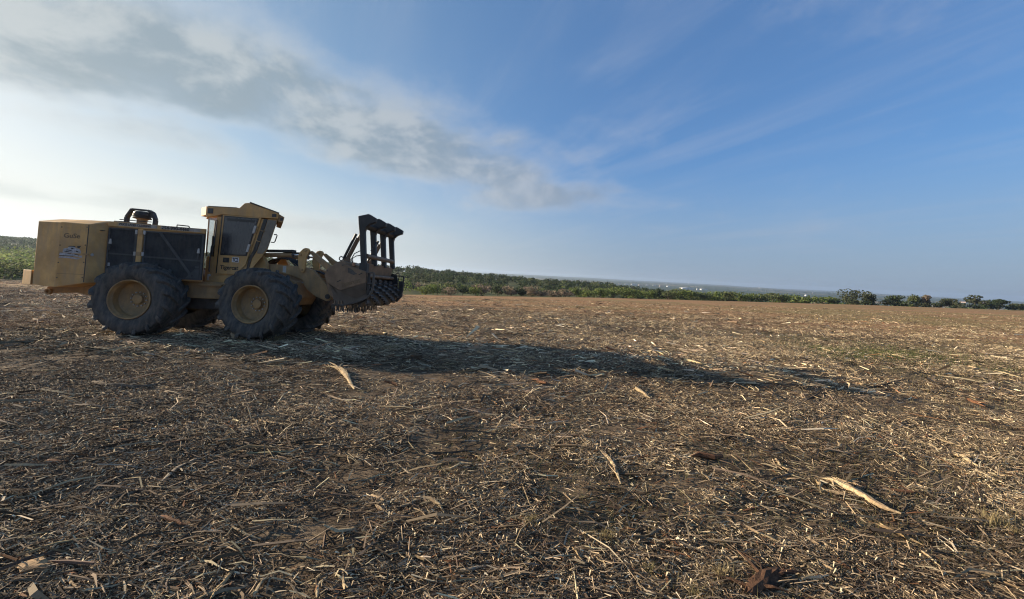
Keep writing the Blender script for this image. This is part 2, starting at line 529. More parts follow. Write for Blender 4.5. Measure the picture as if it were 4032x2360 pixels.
# ------------------------------------------------------------------ ground sheet out to the horizon
def build_ground():
    rr = np.concatenate([[0.0], np.geomspace(0.5, 9200.0, 270)])
    az = np.concatenate([np.linspace(-75, 75, 400), np.linspace(75, 285, 60)[1:-1]])
    A, Rr = np.meshgrid(np.radians(az), rr)
    x = Rr * np.sin(A); y = Rr * np.cos(A)
    z = height(x, y)
    # behind the camera the field simply goes on and ends in the same valley
    n_r, n_a = x.shape
    V = np.stack([x, y, z], -1).reshape(-1, 3)
    i, j = np.meshgrid(np.arange(n_r - 1), np.arange(n_a), indexing='ij')
    j2 = (j + 1) % n_a
    F = np.stack([i * n_a + j, (i + 1) * n_a + j, (i + 1) * n_a + j2, i * n_a + j2], -1).reshape(-1, 4)[:, ::-1]
    xf, yf = V[:, 0], V[:, 1]
    t = np.clip(xf / np.maximum(yf, 1.0), -1.6, 1.6)
    d = yf - edge_depth(t) + vnoise(xf / 6, yf / 6, 31) * 5
    col = np.zeros((len(V), 3), np.float32)
    col[:, 0] = np.clip(d / 6, 0, 1)
    col[:, 1] = np.clip((d - 260) / 200, 0, 1)
    g = np.clip((t + 0.1) / 0.5, 0, 1) * np.clip((yf - 5.5) / 6, 0, 1)
    patch = np.exp(-((xf - 11.6) / 2.6) ** 2 - ((yf - 12.0) / 1.7) ** 2)
    col[:, 2] = np.clip(g * (0.40 + vnoise(xf / 7, yf / 5, 33) * 1.2) + patch, 0, 1)
    me = mesh_np('ground', V, F, ground_mat(), col, smooth=True)
    link('ground', me, kind='structure')


build_ground()

# ------------------------------------------------------------------ mesh builder for hard-surface parts
class MB:
    def __init__(self):
        self.v = []; self.f = []
    def add(self, vs, fs):
        o = len(self.v)
        self.v += [tuple(p) for p in vs]
        self.f += [tuple(i + o for i in f) for f in fs]
        return self
    def box(self, x0, x1, y0, y1, z0, z1):
        vs = [(x0, y0, z0), (x1, y0, z0), (x1, y1, z0), (x0, y1, z0), (x0, y0, z1), (x1, y0, z1), (x1, y1, z1), (x0, y1, z1)]
        return self.add(vs, [(0, 3, 2, 1), (4, 5, 6, 7), (0, 1, 5, 4), (1, 2, 6, 5), (2, 3, 7, 6), (3, 0, 4, 7)])
    def side(self, poly, y0, y1):
        """extrude an x-z outline from y0 to y1"""
        a = sum(poly[i][0] * poly[(i + 1) % len(poly)][1] - poly[(i + 1) % len(poly)][0] * poly[i][1] for i in range(len(poly)))
        if a < 0: poly = poly[::-1]
        if y0 > y1: y0, y1 = y1, y0
        n = len(poly)
        vs = [(x, y0, z) for x, z in poly] + [(x, y1, z) for x, z in poly]
        fs = [tuple(range(n)), tuple(range(2 * n - 1, n - 1, -1))]
        fs += [(i, i + n, (i + 1) % n + n, (i + 1) % n) for i in range(n)]
        return self.add(vs, fs)
    def plan(self, poly, z0, z1):
        a = sum(poly[i][0] * poly[(i + 1) % len(poly)][1] - poly[(i + 1) % len(poly)][0] * poly[i][1] for i in range(len(poly)))
        if a < 0: poly = poly[::-1]
        n = len(poly)
        vs = [(x, y, z0) for x, y in poly] + [(x, y, z1) for x, y in poly]
        fs = [tuple(range(n - 1, -1, -1)), tuple(range(n, 2 * n))]
        fs += [(i, (i + 1) % n, (i + 1) % n + n, i + n) for i in range(n)]
        return self.add(vs, fs)
    def tube(self, pts, r, n=8, caps=True):
        pts = [Vector(p) for p in pts]
        rs = r if isinstance(r, (list, tuple)) else [r] * len(pts)
        vs = []; fs = []
        prev = None
        for i, p in enumerate(pts):
            d = (pts[min(i + 1, len(pts) - 1)] - pts[max(i - 1, 0)]).normalized()
            if prev is None:
                u = d.orthogonal().normalized()
            else:
                u = (prev - d * prev.dot(d)).normalized()
            prev = u
            w = d.cross(u)
            for k_ in range(n):
                a = 2 * math.pi * k_ / n
                vs.append(p + (u * math.cos(a) + w * math.sin(a)) * rs[i])
        for i in range(len(pts) - 1):
            for k_ in range(n):
                a, b_ = i * n + k_, i * n + (k_ + 1) % n
                fs.append((a, b_, b_ + n, a + n))
        if caps:
            fs.append(tuple(range(n - 1, -1, -1)))
            fs.append(tuple(range((len(pts) - 1) * n, len(pts) * n)))
        return self.add(vs, fs)
    def bar(self, p0, p1, w, h, up=(0, 0, 1)):
        p0 = Vector(p0); p1 = Vector(p1)
        d = (p1 - p0).normalized()
        s = d.cross(Vector(up)).normalized()
        u = s.cross(d)
        vs = []
        for p in (p0, p1):
            for a, b_ in ((-1, -1), (1, -1), (1, 1), (-1, 1)):
                vs.append(p + s * a * w / 2 + u * b_ * h / 2)
        return self.add(vs, [(3, 2, 1, 0), (4, 5, 6, 7), (0, 1, 5, 4), (1, 2, 6, 5), (2, 3, 7, 6), (3, 0, 4, 7)])
    def lathe(self, prof, c, n=48, closed=False):
        """prof: (y, r) list, turned about the y axis through c=(x, y, z)"""
        vs = []; fs = []
        m = len(prof)
        for k_ in range(n):
            a = 2 * math.pi * k_ / n
            for y, r in prof:
                vs.append((c[0] + r * math.cos(a), c[1] + y, c[2] + r * math.sin(a)))
        for k_ in range(n):
            k2 = (k_ + 1) % n
            for i in range(m if closed else m - 1):
                i2 = (i + 1) % m
                fs.append((k_ * m + i, k_ * m + i2, k2 * m + i2, k2 * m + i))
        return self.add(vs, fs)
    def build(self, name, mat, parent=None, bevel=0.0, smooth=None, mtx=None, **props):
        me = bpy.data.meshes.new(name)
        me.from_pydata(self.v, [], self.f)
        me.materials.append(M[mat] if isinstance(mat, str) else mat)
        me.update()
        if smooth is not None:
            me.polygons.foreach_set('use_smooth', [True] * len(me.polygons))
            me.set_sharp_from_angle(angle=R(smooth))
        o = link(name, me, parent, **props)
        if mtx is not None:
            o.matrix_local = mtx
        if bevel:
            bv = o.modifiers.new('bevel', 'BEVEL')
            bv.width = bevel; bv.segments = 2; bv.limit_method = 'ANGLE'; bv.angle_limit = R(35)
        return o


def text_mesh(name, s, size, mat, parent, x, y, z, xscale=1.0, bold=0.0, rot=0.0, align='LEFT', extrude=0.002):
    """flat lettering standing in the x-z plane, facing -y, lower left corner at x, z"""
    cu = bpy.data.curves.new(name, 'FONT')
    cu.body = s
    cu.size = size
    cu.extrude = extrude
    cu.offset = bold
    cu.align_x = align
    cu.resolution_u = 3
    tmp = bpy.data.objects.new(name + '_tmp', cu)
    COL.objects.link(tmp)
    dg = bpy.context.evaluated_depsgraph_get()
    me = bpy.data.meshes.new_from_object(tmp.evaluated_get(dg))
    bpy.data.objects.remove(tmp)
    bpy.data.curves.remove(cu)
    me.materials.clear()
    me.materials.append(M[mat])
    o = link(name, me, parent)
    o.matrix_local = Matrix.Translation((x, y, z)) @ Matrix.Rotation(-rot, 4, 'Y') @ Matrix(((xscale, 0, 0, 0), (0, 0, -1, 0), (0, 1, 0, 0), (0, 0, 0, 1)))
    return o


# ------------------------------------------------------------------ the forestry mulcher
REAR_O = Vector((-8.8316, 10.1108, 0.0)); REAR_YAW = R(6.5)
FRONT_O = Vector((-5.9744, 10.3449, 0.0)); FRONT_YAW = R(-4.0)
ROLL = R(-2.6)


def build_mulcher():
    root = link('forestry_mulcher', None)
    root.empty_display_size = 0.5
    root['label'] = 'dusty tan articulated forestry mulcher with big tractor tyres and raised mulching head'
    root['category'] = 'forestry machine'
    piv = Matrix.Translation((0, -1.05, 0)) @ Matrix.Rotation(ROLL, 4, 'X') @ Matrix.Translation((0, 1.05, 0))
    root.matrix_world = Matrix.Translation(REAR_O) @ Matrix.Rotation(REAR_YAW, 4, 'Z') @ piv
    base = Matrix.Translation(REAR_O) @ Matrix.Rotation(REAR_YAW, 4, 'Z')
    FR = base.inverted() @ Matrix.Translation(FRONT_O) @ Matrix.Rotation(FRONT_YAW, 4, 'Z')
    I4 = Matrix.Identity(4)

    # ---------------- rear half
    hood = MB().side([(-1.0, 1.30), (1.17, 1.30), (1.17, 2.60), (-1.0, 2.655)], -0.87, 0.45)
    for i, (x, y, z) in enumerate(hood.v):          # bulkhead towards the cab is raked
        if x > 1: hood.v[i] = (x - 0.85 * (y + 0.87), y, z)
    hood = hood.build('engine_hood', 'tan', root, 0.015)
    band = MB().side([(-0.985, 2.535), (1.172, 2.485), (1.172, 2.597), (-0.985, 2.652)], -0.915, -0.872).build('top_band', 'tan', hood, 0.006)
    # engine side doors: dark screens between frame bars
    for nm, x0, x1, lab in (('engine_door', -0.965, -0.335, 'rear engine door with dark screen'), ('engine_door', -0.185, 1.155, 'front engine door with dark screen and diagonal brace')):
        zt = 2.515 - 0.022 * (x1 + 0.9)
        d = MB()
        d.box(x0, x1, -0.895, -0.871, 1.335, zt)
        d = d.build(nm, 'screen', root, 0.0, label=lab)
        fr = MB()
        yo, yi = -0.915, -0.8955
        fr.box(x0, x0 + 0.035, yo, yi, 1.335, zt)
        fr.box(x1 - 0.045, x1, yo, yi, 1.335, zt)
        fr.box(x0 + 0.036, x1 - 0.046, yo, yi, zt - 0.035, zt)
        fr.box(x0 + 0.036, x1 - 0.046, yo, yi, 1.335, 1.37)
        fr.build('door_frame', 'screenbar', d, 0.004)
        zb = 1.88 if x0 < -0.5 else 1.845
        b1 = MB().side([(x0 + 0.036, zb - 0.02), (x1 - 0.046, zb - 0.06 if x0 > -0.5 else zb - 0.03), (x1 - 0.046, zb - 0.02 if x0 > -0.5 else zb + 0.0), (x0 + 0.036, zb + 0.02)], -0.913, -0.8957)
        b1.build('cross_bar', 'screenbar', d, 0.004)
        if x0 > -0.5:
            b2 = MB().side([(0.12, 2.455), (0.20, 2.455), (1.0, 1.40), (0.92, 1.40)], -0.921, -0.9135)
            b2.build('diagonal_brace', 'screenbar', d, 0.003)
            g = MB().side([(0.80, 1.372), (1.108, 1.372), (1.108, 1.60), (1.0, 1.60)], -0.9195, -0.896)
            g.build('corner_gusset', 'screenbar', d, 0.003)
            MB().lathe([(-0.01, 0.001), (-0.01, 0.018), (0.0, 0.018)], (0.955, -0.914, 1.43), 14).build('bolt_hole', 'hose', d, smooth=40)
            MB().box(1.0, 1.09, -0.9115, -0.8957, 1.62, 1.67).build('data_plate', 'screenbar', d, 0.002)
        lx = -0.895 if x0 < -0.5 else 1.055
        lz = 2.17 if x0 < -0.5 else 2.05
        MB().side([(lx - 0.03, lz - 0.06), (lx + 0.032, lz - 0.06), (lx + 0.018, lz + 0.06), (lx - 0.012, lz + 0.06)], -0.935, -0.9155).build('latch_handle', 'pale', d, 0.005)
        MB().tube([(lx, -0.922, lz - 0.07), (lx - 0.005, -0.922, lz - 0.21)], 0.013, 6).build('latch_rod', 'screenbar', d)
    MB().box(-0.95, -0.885, -0.9025, -0.8955, 1.58, 1.66).build('warning_sticker', 'decal', root)
    # the post between the two doors with its four hinges
    post = MB().box(-0.318, -0.204, -0.93, -0.872, 1.32, 2.512).build('door_post', 'tan', root, 0.008)
    for z in (2.42, 1.90):
        for x in (-0.372, -0.196):
            MB().box(x, x + 0.048, -0.935, -0.916, z - 0.045, z + 0.05).build('hinge', 'pale', post, 0.004)
        MB().box(-0.309, -0.213, -0.942, -0.9305, z - 0.05, z + 0.05).build('hinge_plate', 'tan2', post, 0.003)
    # lettering on the band
    bl = math.atan2(-0.05, 2.157)
    MB().side([(-0.76, 2.556), (0.09, 2.536), (0.09, 2.612), (-0.76, 2.632)], -0.9175, -0.9155).build('name_sticker', 'bandplate', band)
    MB().side([(0.17, 2.530), (1.06, 2.509), (1.06, 2.592), (0.17, 2.613)], -0.9175, -0.9155).build('number_sticker', 'bandplate', band)
    text_mesh('lettering', 'PRICE LAND CLEARING', 0.074, 'ink', band, -0.745, -0.9185, 2.572, 0.90, 0.0016, bl)
    text_mesh('lettering', '254-990-4460', 0.108, 'ink', band, 0.185, -0.9185, 2.534, 1.02, 0.003, bl)
    # top: rails, handles, air pre-cleaner
    pcx, pcy = -0.885, -0.10
    def vlathe(prof, x, y, z, n=32):
        """prof (h, r) turned about a vertical axis"""
        mb = MB(); vs = []; fs = []; m_ = len(prof)
        for k_ in range(n):
            a = 2 * math.pi * k_ / n
            for h, r in prof:
                vs.append((x + r * math.cos(a), y + r * math.sin(a), z + h))
        for k_ in range(n):
            k2 = (k_ + 1) % n
            for i in range(m_ - 1):
                fs.append((k_ * m_ + i, k2 * m_ + i, k2 * m_ + i + 1, k_ * m_ + i + 1))
        mb.add(vs, fs)
        return mb
    vlathe([(0, 0.104), (0.20, 0.104), (0.215, 0.125), (0.235, 0.125), (0.235, 0.001)], pcx, pcy, 2.63).build('air_cleaner_neck', 'tan2', root, smooth=40)
    cap = vlathe([(0, 0.11), (0.0, 0.185), (0.02, 0.19), (0.03, 0.17), (0.05, 0.17), (0.06, 0.192), (0.11, 0.192), (0.12, 0.178), (0.15, 0.178), (0.17, 0.165), (0.185, 0.12), (0.19, 0.001)], pcx, pcy, 2.862).build('air_cleaner_cap', 'black', root, smooth=35)
    hoop = MB()
    hp = [(-1.245, 2.63), (-1.245, 2.88), (-1.125, 3.10), (-0.74, 3.085), (-0.635, 3.03), (-0.565, 2.85), (-0.575, 2.63)]
    for a, b_ in zip(hp[:-1], hp[1:]):
        hoop.bar((a[0], pcy, a[1]), (b_[0], pcy, b_[1]), 0.11, 0.04 if abs(a[0] - b_[0]) > 0.3 else 0.06, (1, 0, 0) if abs(a[0] - b_[0]) < 0.3 else (0, 0, 1))
    hoop.build('air_cleaner_guard', 'black', root, 0.006)
    for (z, y) in ((2.80, -0.20), (2.74, -0.22)):
        MB().tube([(-1.33, y, z), (-1.05, y, z - 0.01), (-0.58, y, z - 0.02)], 0.011, 6).build('guard_rail', 'black', root)
    MB().tube([(-1.33, -0.30, 2.63), (-1.37, -0.30, 2.735), (-1.12, -0.30, 2.735), (-1.10, -0.30, 2.63)], 0.013, 6).build('grab_rail', 'black', root)
    MB().tube([(0.43, -0.78, 2.59), (0.43, -0.78, 2.672), (0.69, -0.78, 2.660), (0.71, -0.78, 2.64), (0.71, -0.78, 2.59)], 0.014, 6).build('grab_rail', 'black', root)

    # rear compartment that bulges out past the hood
    cols = [(-2.42, -0.95, 1.07, 2.555), (-1.76, -1.15, 1.03, 2.54), (-1.165, -1.15, 1.15, 2.525), (-1.003, -0.875, 1.16, 2.625)]
    ring = cols + [(x, -y - 0.42, a, b_) for x, y, a, b_ in cols[::-1]]
    n = len(ring)
    vs = [(x, y, a) for x, y, a, b_ in ring] + [(x, y, b_) for x, y, a, b_ in ring]
    deck = [(-2.26, -0.62, 2.665), (-1.7, -0.66, 2.675), (-1.2, -0.66, 2.68), (-1.003, -0.60, 2.66)]
    deck = deck + [(x, -y - 0.42, z) for x, y, z in deck[::-1]]
    vs += deck
    vs += [(-1.6, -0.2, 1.05), (-1.6, -0.2, 2.69)]
    fs = []
    for i in range(n):
        j = (i + 1) % n
        fs.append((i, j, j + n, i + n))
        fs.append((i + n, j + n, j + 2 * n, i + 2 * n))
        fs.append((j, i, 3 * n))
        fs.append((i + 2 * n, j + 2 * n, 3 * n + 1))
    comp = MB().add(vs, fs).build('rear_compartment', 'tan', root, 0.012)
    # door seam, latch, writing and emblem on the compartment side
    MB().box(-1.19, -1.172, -1.1535, -1.1505, 1.17, 2.51).build('door_seam', 'black', comp)
    MB().box(-1.25, -1.13, -1.168, -1.1505, 1.80, 1.835).build('latch', 'tan2', comp, 0.004)
    MB().lathe([(-0.012, 0.001), (-0.012, 0.03), (0, 0.035)], (-1.10, -1.10, 1.815), 16).build('latch_ring', 'pale', comp, smooth=40)
    MB().box(-1.06, -1.0, -1.02, -0.95, 2.40, 2.415).build('vent_slot', 'black', comp)
    text_mesh('lettering', 'GuSe', 0.15, 'fadedink', comp, -1.68, -1.1525, 2.18, 1.05, 0.003)
    em = MB()
    e0x, e0z = -1.745, 1.69
    S_ = 0.47
    def ep(pts): return [(e0x + a * S_ * 1.02, e0z + b_ * S_ * 0.70) for a, b_ in pts]
    for pts in ([(0.16, 0.44), (0.17, 0.70), (0.34, 0.76), (0.42, 0.86), (0.62, 0.90), (0.72, 0.78), (0.86, 0.74), (0.93, 0.60), (0.94, 0.42)],
                [(0.03, 0.24), (0.04, 0.42), (0.62, 0.40), (0.84, 0.30), (0.84, 0.20)],
                [(0.0, 0.08), (0.04, 0.16), (0.50, 0.17), (0.95, 0.06), (0.82, 0.0), (0.4, 0.06)],
                [(0.86, 0.16), (0.87, 0.28), (1.02, 0.27), (0.99, 0.12)]):
        em.side(ep(pts), -1.1535, -1.1505)
    em = em.build('emblem', 'decal', comp)
    ed = MB()
    for pts in ([(0.36, 0.86), (0.45, 0.93), (0.66, 0.93), (0.70, 0.86), (0.5, 0.88)], [(0.78, 0.80), (0.76, 0.93), (0.93, 0.97), (0.86, 0.79)],
                [(0.30, 0.60), (0.34, 0.66), (0.52, 0.63), (0.56, 0.56), (0.4, 0.59)], [(0.52, 0.70), (0.5, 0.78), (0.6, 0.80), (0.62, 0.72)],
                [(0.22, 0.50), (0.36, 0.55), (0.60, 0.49), (0.3, 0.46)], [(0.02, 0.205), (0.05, 0.245), (0.62, 0.235), (0.64, 0.19)],
                [(0.34, 0.38), (0.38, 0.42), (0.58, 0.39), (0.5, 0.36)], [(0.66, 0.33), (0.70, 0.37), (0.98, 0.31), (0.8, 0.29)],
                [(0.72, 0.52), (0.74, 0.62), (0.82, 0.58), (0.84, 0.5)], [(0.0, 0.44), (0.02, 0.465), (0.17, 0.46), (0.16, 0.44)]):
        ed.side(ep(pts), -1.156, -1.1537)
    ed.build('emblem_lines', 'ink', em)
    MB().box(-1.745, -1.195, -1.1522, -1.1505, 1.345, 1.352).build('panel_seam', 'fadedink', comp)
    MB().box(-1.745, -1.195, -1.1522, -1.1505, 1.775, 1.780).build('panel_seam', 'fadedink', comp)
    for bz in (1.25, 1.6, 2.0, 2.42):
        MB().lathe([(-0.010, 0.001), (-0.010, 0.011), (0, 0.013)], (-1.735, -1.1505, bz), 8).build('panel_bolt', 'darksteel', comp)
        MB().lathe([(-0.010, 0.001), (-0.010, 0.011), (0, 0.013)], (-1.215, -1.1505, bz + 0.03), 8).build('panel_bolt', 'darksteel', comp)
    # underside and tow eye
    un = MB().side([(-2.44, 1.02), (-2.46, 0.90), (-2.30, 0.87), (-1.93, 0.93), (-1.52, 0.84), (-1.0, 0.80), (-0.6, 0.80), (-0.6, 1.28), (-1.1, 1.16), (-1.8, 1.05)], -0.60, 0.25).build('belly_frame', 'tan2', root, 0.01)
    MB().lathe([(-0.03, 0.035), (-0.03, 0.07), (0.03, 0.07), (0.03, 0.035)], (-2.37, -0.63, 0.90), 18, True).build('tow_eye', 'tan2', un, smooth=40)
    # chamfered tail lamp boxes at the rear corners
    for s, yo in ((-1, 0.0), (1, -0.42)):
        c = MB().plan([(-2.425, s * 0.60 + yo), (-2.46, s * 0.95 + yo), (-2.78, s * 0.80 + yo), (-2.80, s * 0.60 + yo)], 1.06, 1.40).build('tail_lamp_box', 'tan', root, 0.008)
        MB().box(-2.812, -2.79, s * 0.68 + yo - 0.06, s * 0.68 + yo + 0.06, 1.20, 1.30).build('tail_lamp', 'darksteel', c)

    # chassis, rear axle
    ch = MB().box(-0.6, 1.55, -0.62, 0.28, 0.88, 1.298).build('rear_chassis', 'tan2', root, 0.015)
    MB().box(0.95, 1.5, -0.70, -0.625, 1.20, 1.25).build('chassis_ledge', 'tan2', ch, 0.004)
    MB().box(-0.5, 1.6, -0.45, 0.18, 0.60, 0.878).build('belly_plate', 'darksteel', root, 0.02)
    MB().tube([(0, -0.78, 0.83), (0, -0.55, 0.83), (0, -0.2, 0.83), (0, 0.15, 0.83), (0, 0.38, 0.83)], [0.16, 0.17, 0.30, 0.17, 0.16], 18).build('rear_axle', 'darksteel', root, smooth=40)

    # ---------------- wheels
    def tyre_mesh():
        mb = MB()
        half = [(-0.30, 0.445), (-0.335, 0.47), (-0.375, 0.56), (-0.385, 0.64), (-0.372, 0.715), (-0.335, 0.775), (-0.25, 0.805), (-0.12, 0.818)]
        prof = half + [(-y, r) for y, r in half[::-1]]
        mb.lathe(prof, (0, 0, 0), 72)
        nl = 16
        for s in (-1, 1):
            for q in range(nl):
                a0 = 2 * math.pi * (q + (0.5 if s > 0 else 0)) / nl
                # lug path: centre line to shoulder and down the side wall
                path = [(0.03, 0.868, 0.0, 0.058), (0.14, 0.872, 0.10, 0.064), (0.26, 0.866, 0.22, 0.074), (0.355, 0.842, 0.31, 0.085), (0.392, 0.79, 0.345, 0.09), (0.390, 0.735, 0.36, 0.075)]
                vs = []
                for (y, r, da, wd) in path:
                    rb = r - 0.075
                    yb = y if y < 0.38 else y - 0.035
                    for (rr, yy, k_) in ((rb, yb, -1.25), (r, y, -0.8), (r, y, 0.8), (rb, yb, 1.25)):
                        a = a0 + da + k_ * wd / 2 / 0.83
                        vs.append((rr * math.cos(a), s * yy, rr * math.sin(a)))
                fs = []
                for i in range(len(path) - 1):
                    for j in range(3):
                        f = (i * 4 + j, i * 4 + j + 1, i * 4 + j + 5, i * 4 + j + 4)
                        fs.append(f if s < 0 else f[::-1])
                e = (len(path) - 1) * 4
                fs.append((0, 3, 2, 1) if s < 0 else (0, 1, 2, 3))
                fs.append((e, e + 1, e + 2, e + 3) if s < 0 else (e, e + 3, e + 2, e + 1))
                mb.add(vs, fs)
        return mb
    def wheel(x, side, rot, parent_m, bolts, lab):
        w = link('wheel', None, root, label=lab)
        w.empty_display_size = 0.3
        fl = Matrix.Identity(4) if side < 0 else Matrix.Rotation(R(180), 4, 'Z')
        w.matrix_local = parent_m @ Matrix.Translation((x, side * (1.075 if side < 0 else 0.62), 0.83)) @ fl @ Matrix.Rotation(rot, 4, 'Y')
        global TYRE
        if TYRE is None:
            o = tyre_mesh().build('tyre', 'rubber', w, smooth=32)
            TYRE = o.data
        else:
            o = link('tyre', TYRE, w)
        prof = [(-0.305, 0.448), (-0.345, 0.452), (-0.352, 0.440), (-0.345, 0.425), (-0.30, 0.415), (-0.27, 0.395), (-0.12, 0.388), (-0.10, 0.36), (-0.085, 0.33), (-0.075, 0.25), (-0.045, 0.16), (-0.045, 0.001)]
        MB().lathe(prof, (0, 0, 0), 56).build('rim', 'rim', w, smooth=30)
        MB().lathe([(-0.0, 0.130), (-0.06, 0.126), (-0.07, 0.11), (-0.115, 0.108), (-0.12, 0.095), (-0.12, 0.001)], (0, 0, 0), 32).build('hub', 'rim', w, smooth=30)
        if bolts:
            bm = None
            for q in range(12):
                a = 2 * math.pi * q / 12
                if bm is None:
                    o = MB().lathe([(0.02, 0.016), (-0.03, 0.016), (-0.034, 0.001)], (0, 0, 0), 6).build('wheel_bolt', 'pale', w)
                    bm = o.data
                else:
                    o = link('wheel_bolt', bm, w)
                o.matrix_local = Matrix.Translation((0.165 * math.cos(a), -0.048, 0.165 * math.sin(a)))
        return w
    wheel(0, -1, 0.10, I4, True, 'near rear wheel with deep tan rim')
    wheel(0, 1, 0.4, I4, False, 'far rear wheel half hidden behind the near one')
    wheel(0, -1, 0.25, FR, True, 'near front wheel with ring of bolts in its tan rim')
    wheel(0, 1, 0.7, FR, False, 'far front wheel half hidden behind the near one')

    # ---------------- front half
    def F(mb, name, mat, parent=None, bevel=0.0, smooth=None, **pr):
        if parent is None:
            return mb.build(name, mat, root, bevel, smooth, FR, **pr)
        return mb.build(name, mat, parent, bevel, smooth, None, **pr)
    F(MB().side([(-1.75, 0.86), (-0.9, 0.80), (0.5, 0.80), (0.62, 1.0), (0.45, 1.40), (-0.3, 1.62), (-0.95, 1.46), (-1.75, 1.30)], -0.50, 0.26), 'front_chassis', 'tan2', None, 0.015)
    F(MB().tube([(0, -0.78, 0.83), (0, -0.55, 0.83), (0, -0.2, 0.83), (0, 0.15, 0.83), (0, 0.38, 0.83)], [0.16, 0.17, 0.30, 0.17, 0.16], 18), 'front_axle', 'darksteel', None, 0, 40)
    st = F(MB().box(-1.80, -1.08, -0.66, -0.505, 1.04, 1.298), 'side_step', 'tan2', None, 0.01)
    F(MB().box(-1.62, -1.16, -0.675, -0.6605, 1.13, 1.16), 'step_slot', 'hose', st)
    F(MB().box(-1.62, -1.16, -0.675, -0.6605, 0.99, 1.035), 'step_bar', 'darksteel', st)
    F(MB().tube([(-1.95, 0, 1.05), (-1.6, 0, 1.05)], 0.22, 20), 'articulation_joint', 'darksteel', None, 0, 40)

    # cab shell: its windscreen is swept back towards the far side
    def swept(mb, far=0.30):
        for i, (x, y, z) in enumerate(mb.v):
            y2 = min(y, far) if y > 0 else y
            kk = min(max((x + 1.55) / 0.7, 0.0), 1.0)
            mb.v[i] = (x - kk * 0.76 * (y2 + 0.66), y2, z)
        return mb
    cab = F(swept(MB().side([(-1.66, 1.32), (-0.92, 1.32), (-0.62, 1.66), (-0.36, 2.0), (-0.22, 2.22), (-0.01, 2.97), (-1.66, 3.0)], -0.66, 0.66)), 'cab', 'tan', None, 0.012)
    F(MB().side([(-1.80, 1.30), (-0.88, 1.30), (-0.88, 1.455), (-1.66, 1.455), (-1.80, 1.38)], -0.715, -0.661), 'door_sill', 'tan', cab, 0.006)
    roof = [(-1.93, 3.245), (-1.06, 3.225), (-0.93, 3.355), (-0.83, 3.37), (-0.16, 3.175), (0.0, 3.12), (0.0, 2.985), (-0.18, 2.985), (-1.49, 3.05), (-1.66, 3.005), (-1.93, 2.965)]
    F(swept(MB().side(roof, -0.70, 0.70), 0.34), 'roof', 'tan', cab, 0.01)
    F(MB().plan([(-1.931, -0.70), (-2.25, -0.50), (-2.25, 0.14), (-1.931, 0.34)], 3.02, 3.243), 'rear_lamp_visor', 'tan', cab, 0.006)
    F(MB().plan([(-1.931, -0.66), (-2.12, -0.48), (-2.12, 0.12), (-1.931, 0.30)], 2.955, 3.017), 'visor_floor', 'tan2', cab, 0.004)
    F(swept(MB().side([(0.002, 3.118), (0.165, 3.035), (0.135, 2.885), (0.002, 2.92)], -0.66, 0.66), 0.32), 'front_lamp_visor', 'tan2', cab, 0.006)
    F(swept(MB().side([(-0.80, 3.375), (-0.78, 3.392), (0.02, 3.138), (0.01, 3.122)], -0.715, 0.72), 0.345), 'roof_cover', 'black', cab)
    F(MB().side([(-1.90, 3.262), (-1.90, 3.247), (-1.12, 3.229), (-1.12, 3.244)], -0.69, 0.30), 'roof_edge', 'black', cab)
    for x0, x1, z0, z1 in ((-1.885, -1.735, 3.06, 3.195), (-0.14, -0.025, 3.02, 3.10)):
        l = F(MB().box(x0, x1, -0.712, -0.7005, z0, z1), 'work_lamp', 'screenbar', cab, 0.004)
    F(MB().box(0.06, 0.13, -0.672, -0.6605, 2.94, 3.02), 'work_lamp', 'screenbar', cab, 0.004)
    # door
    door = F(MB().side([(-1.475, 3.0), (-1.475, 3.045), (-0.43, 3.0), (-0.76, 1.78), (-1.0, 1.52), (-1.52, 1.52)], -0.695, -0.661), 'cab_door', 'tan', None, 0.008)
    F(MB().side([(-1.425, 3.02), (-0.485, 2.975), (-0.742, 2.0), (-1.455, 2.0)], -0.703, -0.6955), 'door_seal', 'hose', door, 0.003)
    F(MB().side([(-1.395, 2.985), (-0.525, 2.945), (-0.765, 2.035), (-1.425, 2.035)], -0.7085, -0.7035), 'door_window', 'cabglass', door)
    F(MB().side([(-1.33, 2.955), (-0.58, 2.92), (-0.60, 2.86), (-1.335, 2.89)], -0.7125, -0.709), 'window_blind', 'hose', door)
    for cx, cz, dx_ in ((-0.565, 2.68, 0.05), (-0.695, 2.20, 0.05)):
        F(MB().side([(cx - 0.035 - dx_ * 0.4, cz - 0.10), (cx + 0.025 - dx_ * 0.4, cz - 0.10), (cx + 0.035 + dx_ * 0.4, cz + 0.10), (cx - 0.025 + dx_ * 0.4, cz + 0.10)], -0.735, -0.709), 'hinge', 'pale', door, 0.004)
    F(MB().box(-1.36, -1.20, -0.712, -0.6955, 1.815, 1.94), 'door_latch_box', 'black', door, 0.006)
    F(MB().box(-1.31, -1.26, -0.724, -0.7125, 1.85, 1.90), 'door_latch', 'darksteel', door, 0.004)
    plate = F(MB().side([(-1.125, 1.832), (-0.945, 1.828), (-0.943, 1.952), (-1.123, 1.958)], -0.702, -0.6955), 'number_plate', 'white', door)
    text_mesh('lettering', 'TC2', 0.135, 'ink', door, -1.112, -0.704, 1.850, 0.62, 0.0055, R(-1.5))
    text_mesh('lettering', 'Tigercat', 0.148, 'ink', door, -1.435, -0.6975, 1.645, 1.0, 0.0035, R(-1.0))
    F(MB().side([(-1.50, 3.03), (-1.47, 3.03), (-1.51, 1.53), (-1.54, 1.53)], -0.6975, -0.6955), 'door_gap', 'hose', door)
    # front quarter pane, seal and pillars
    F(MB().side([(-0.375, 2.975), (-0.275, 2.97), (-0.50, 2.15), (-0.62, 1.95), (-0.70, 1.60), (-0.76, 1.60), (-0.70, 1.97), (-0.60, 2.15)], -0.672, -0.6605), 'pillar_seal', 'hose', cab)
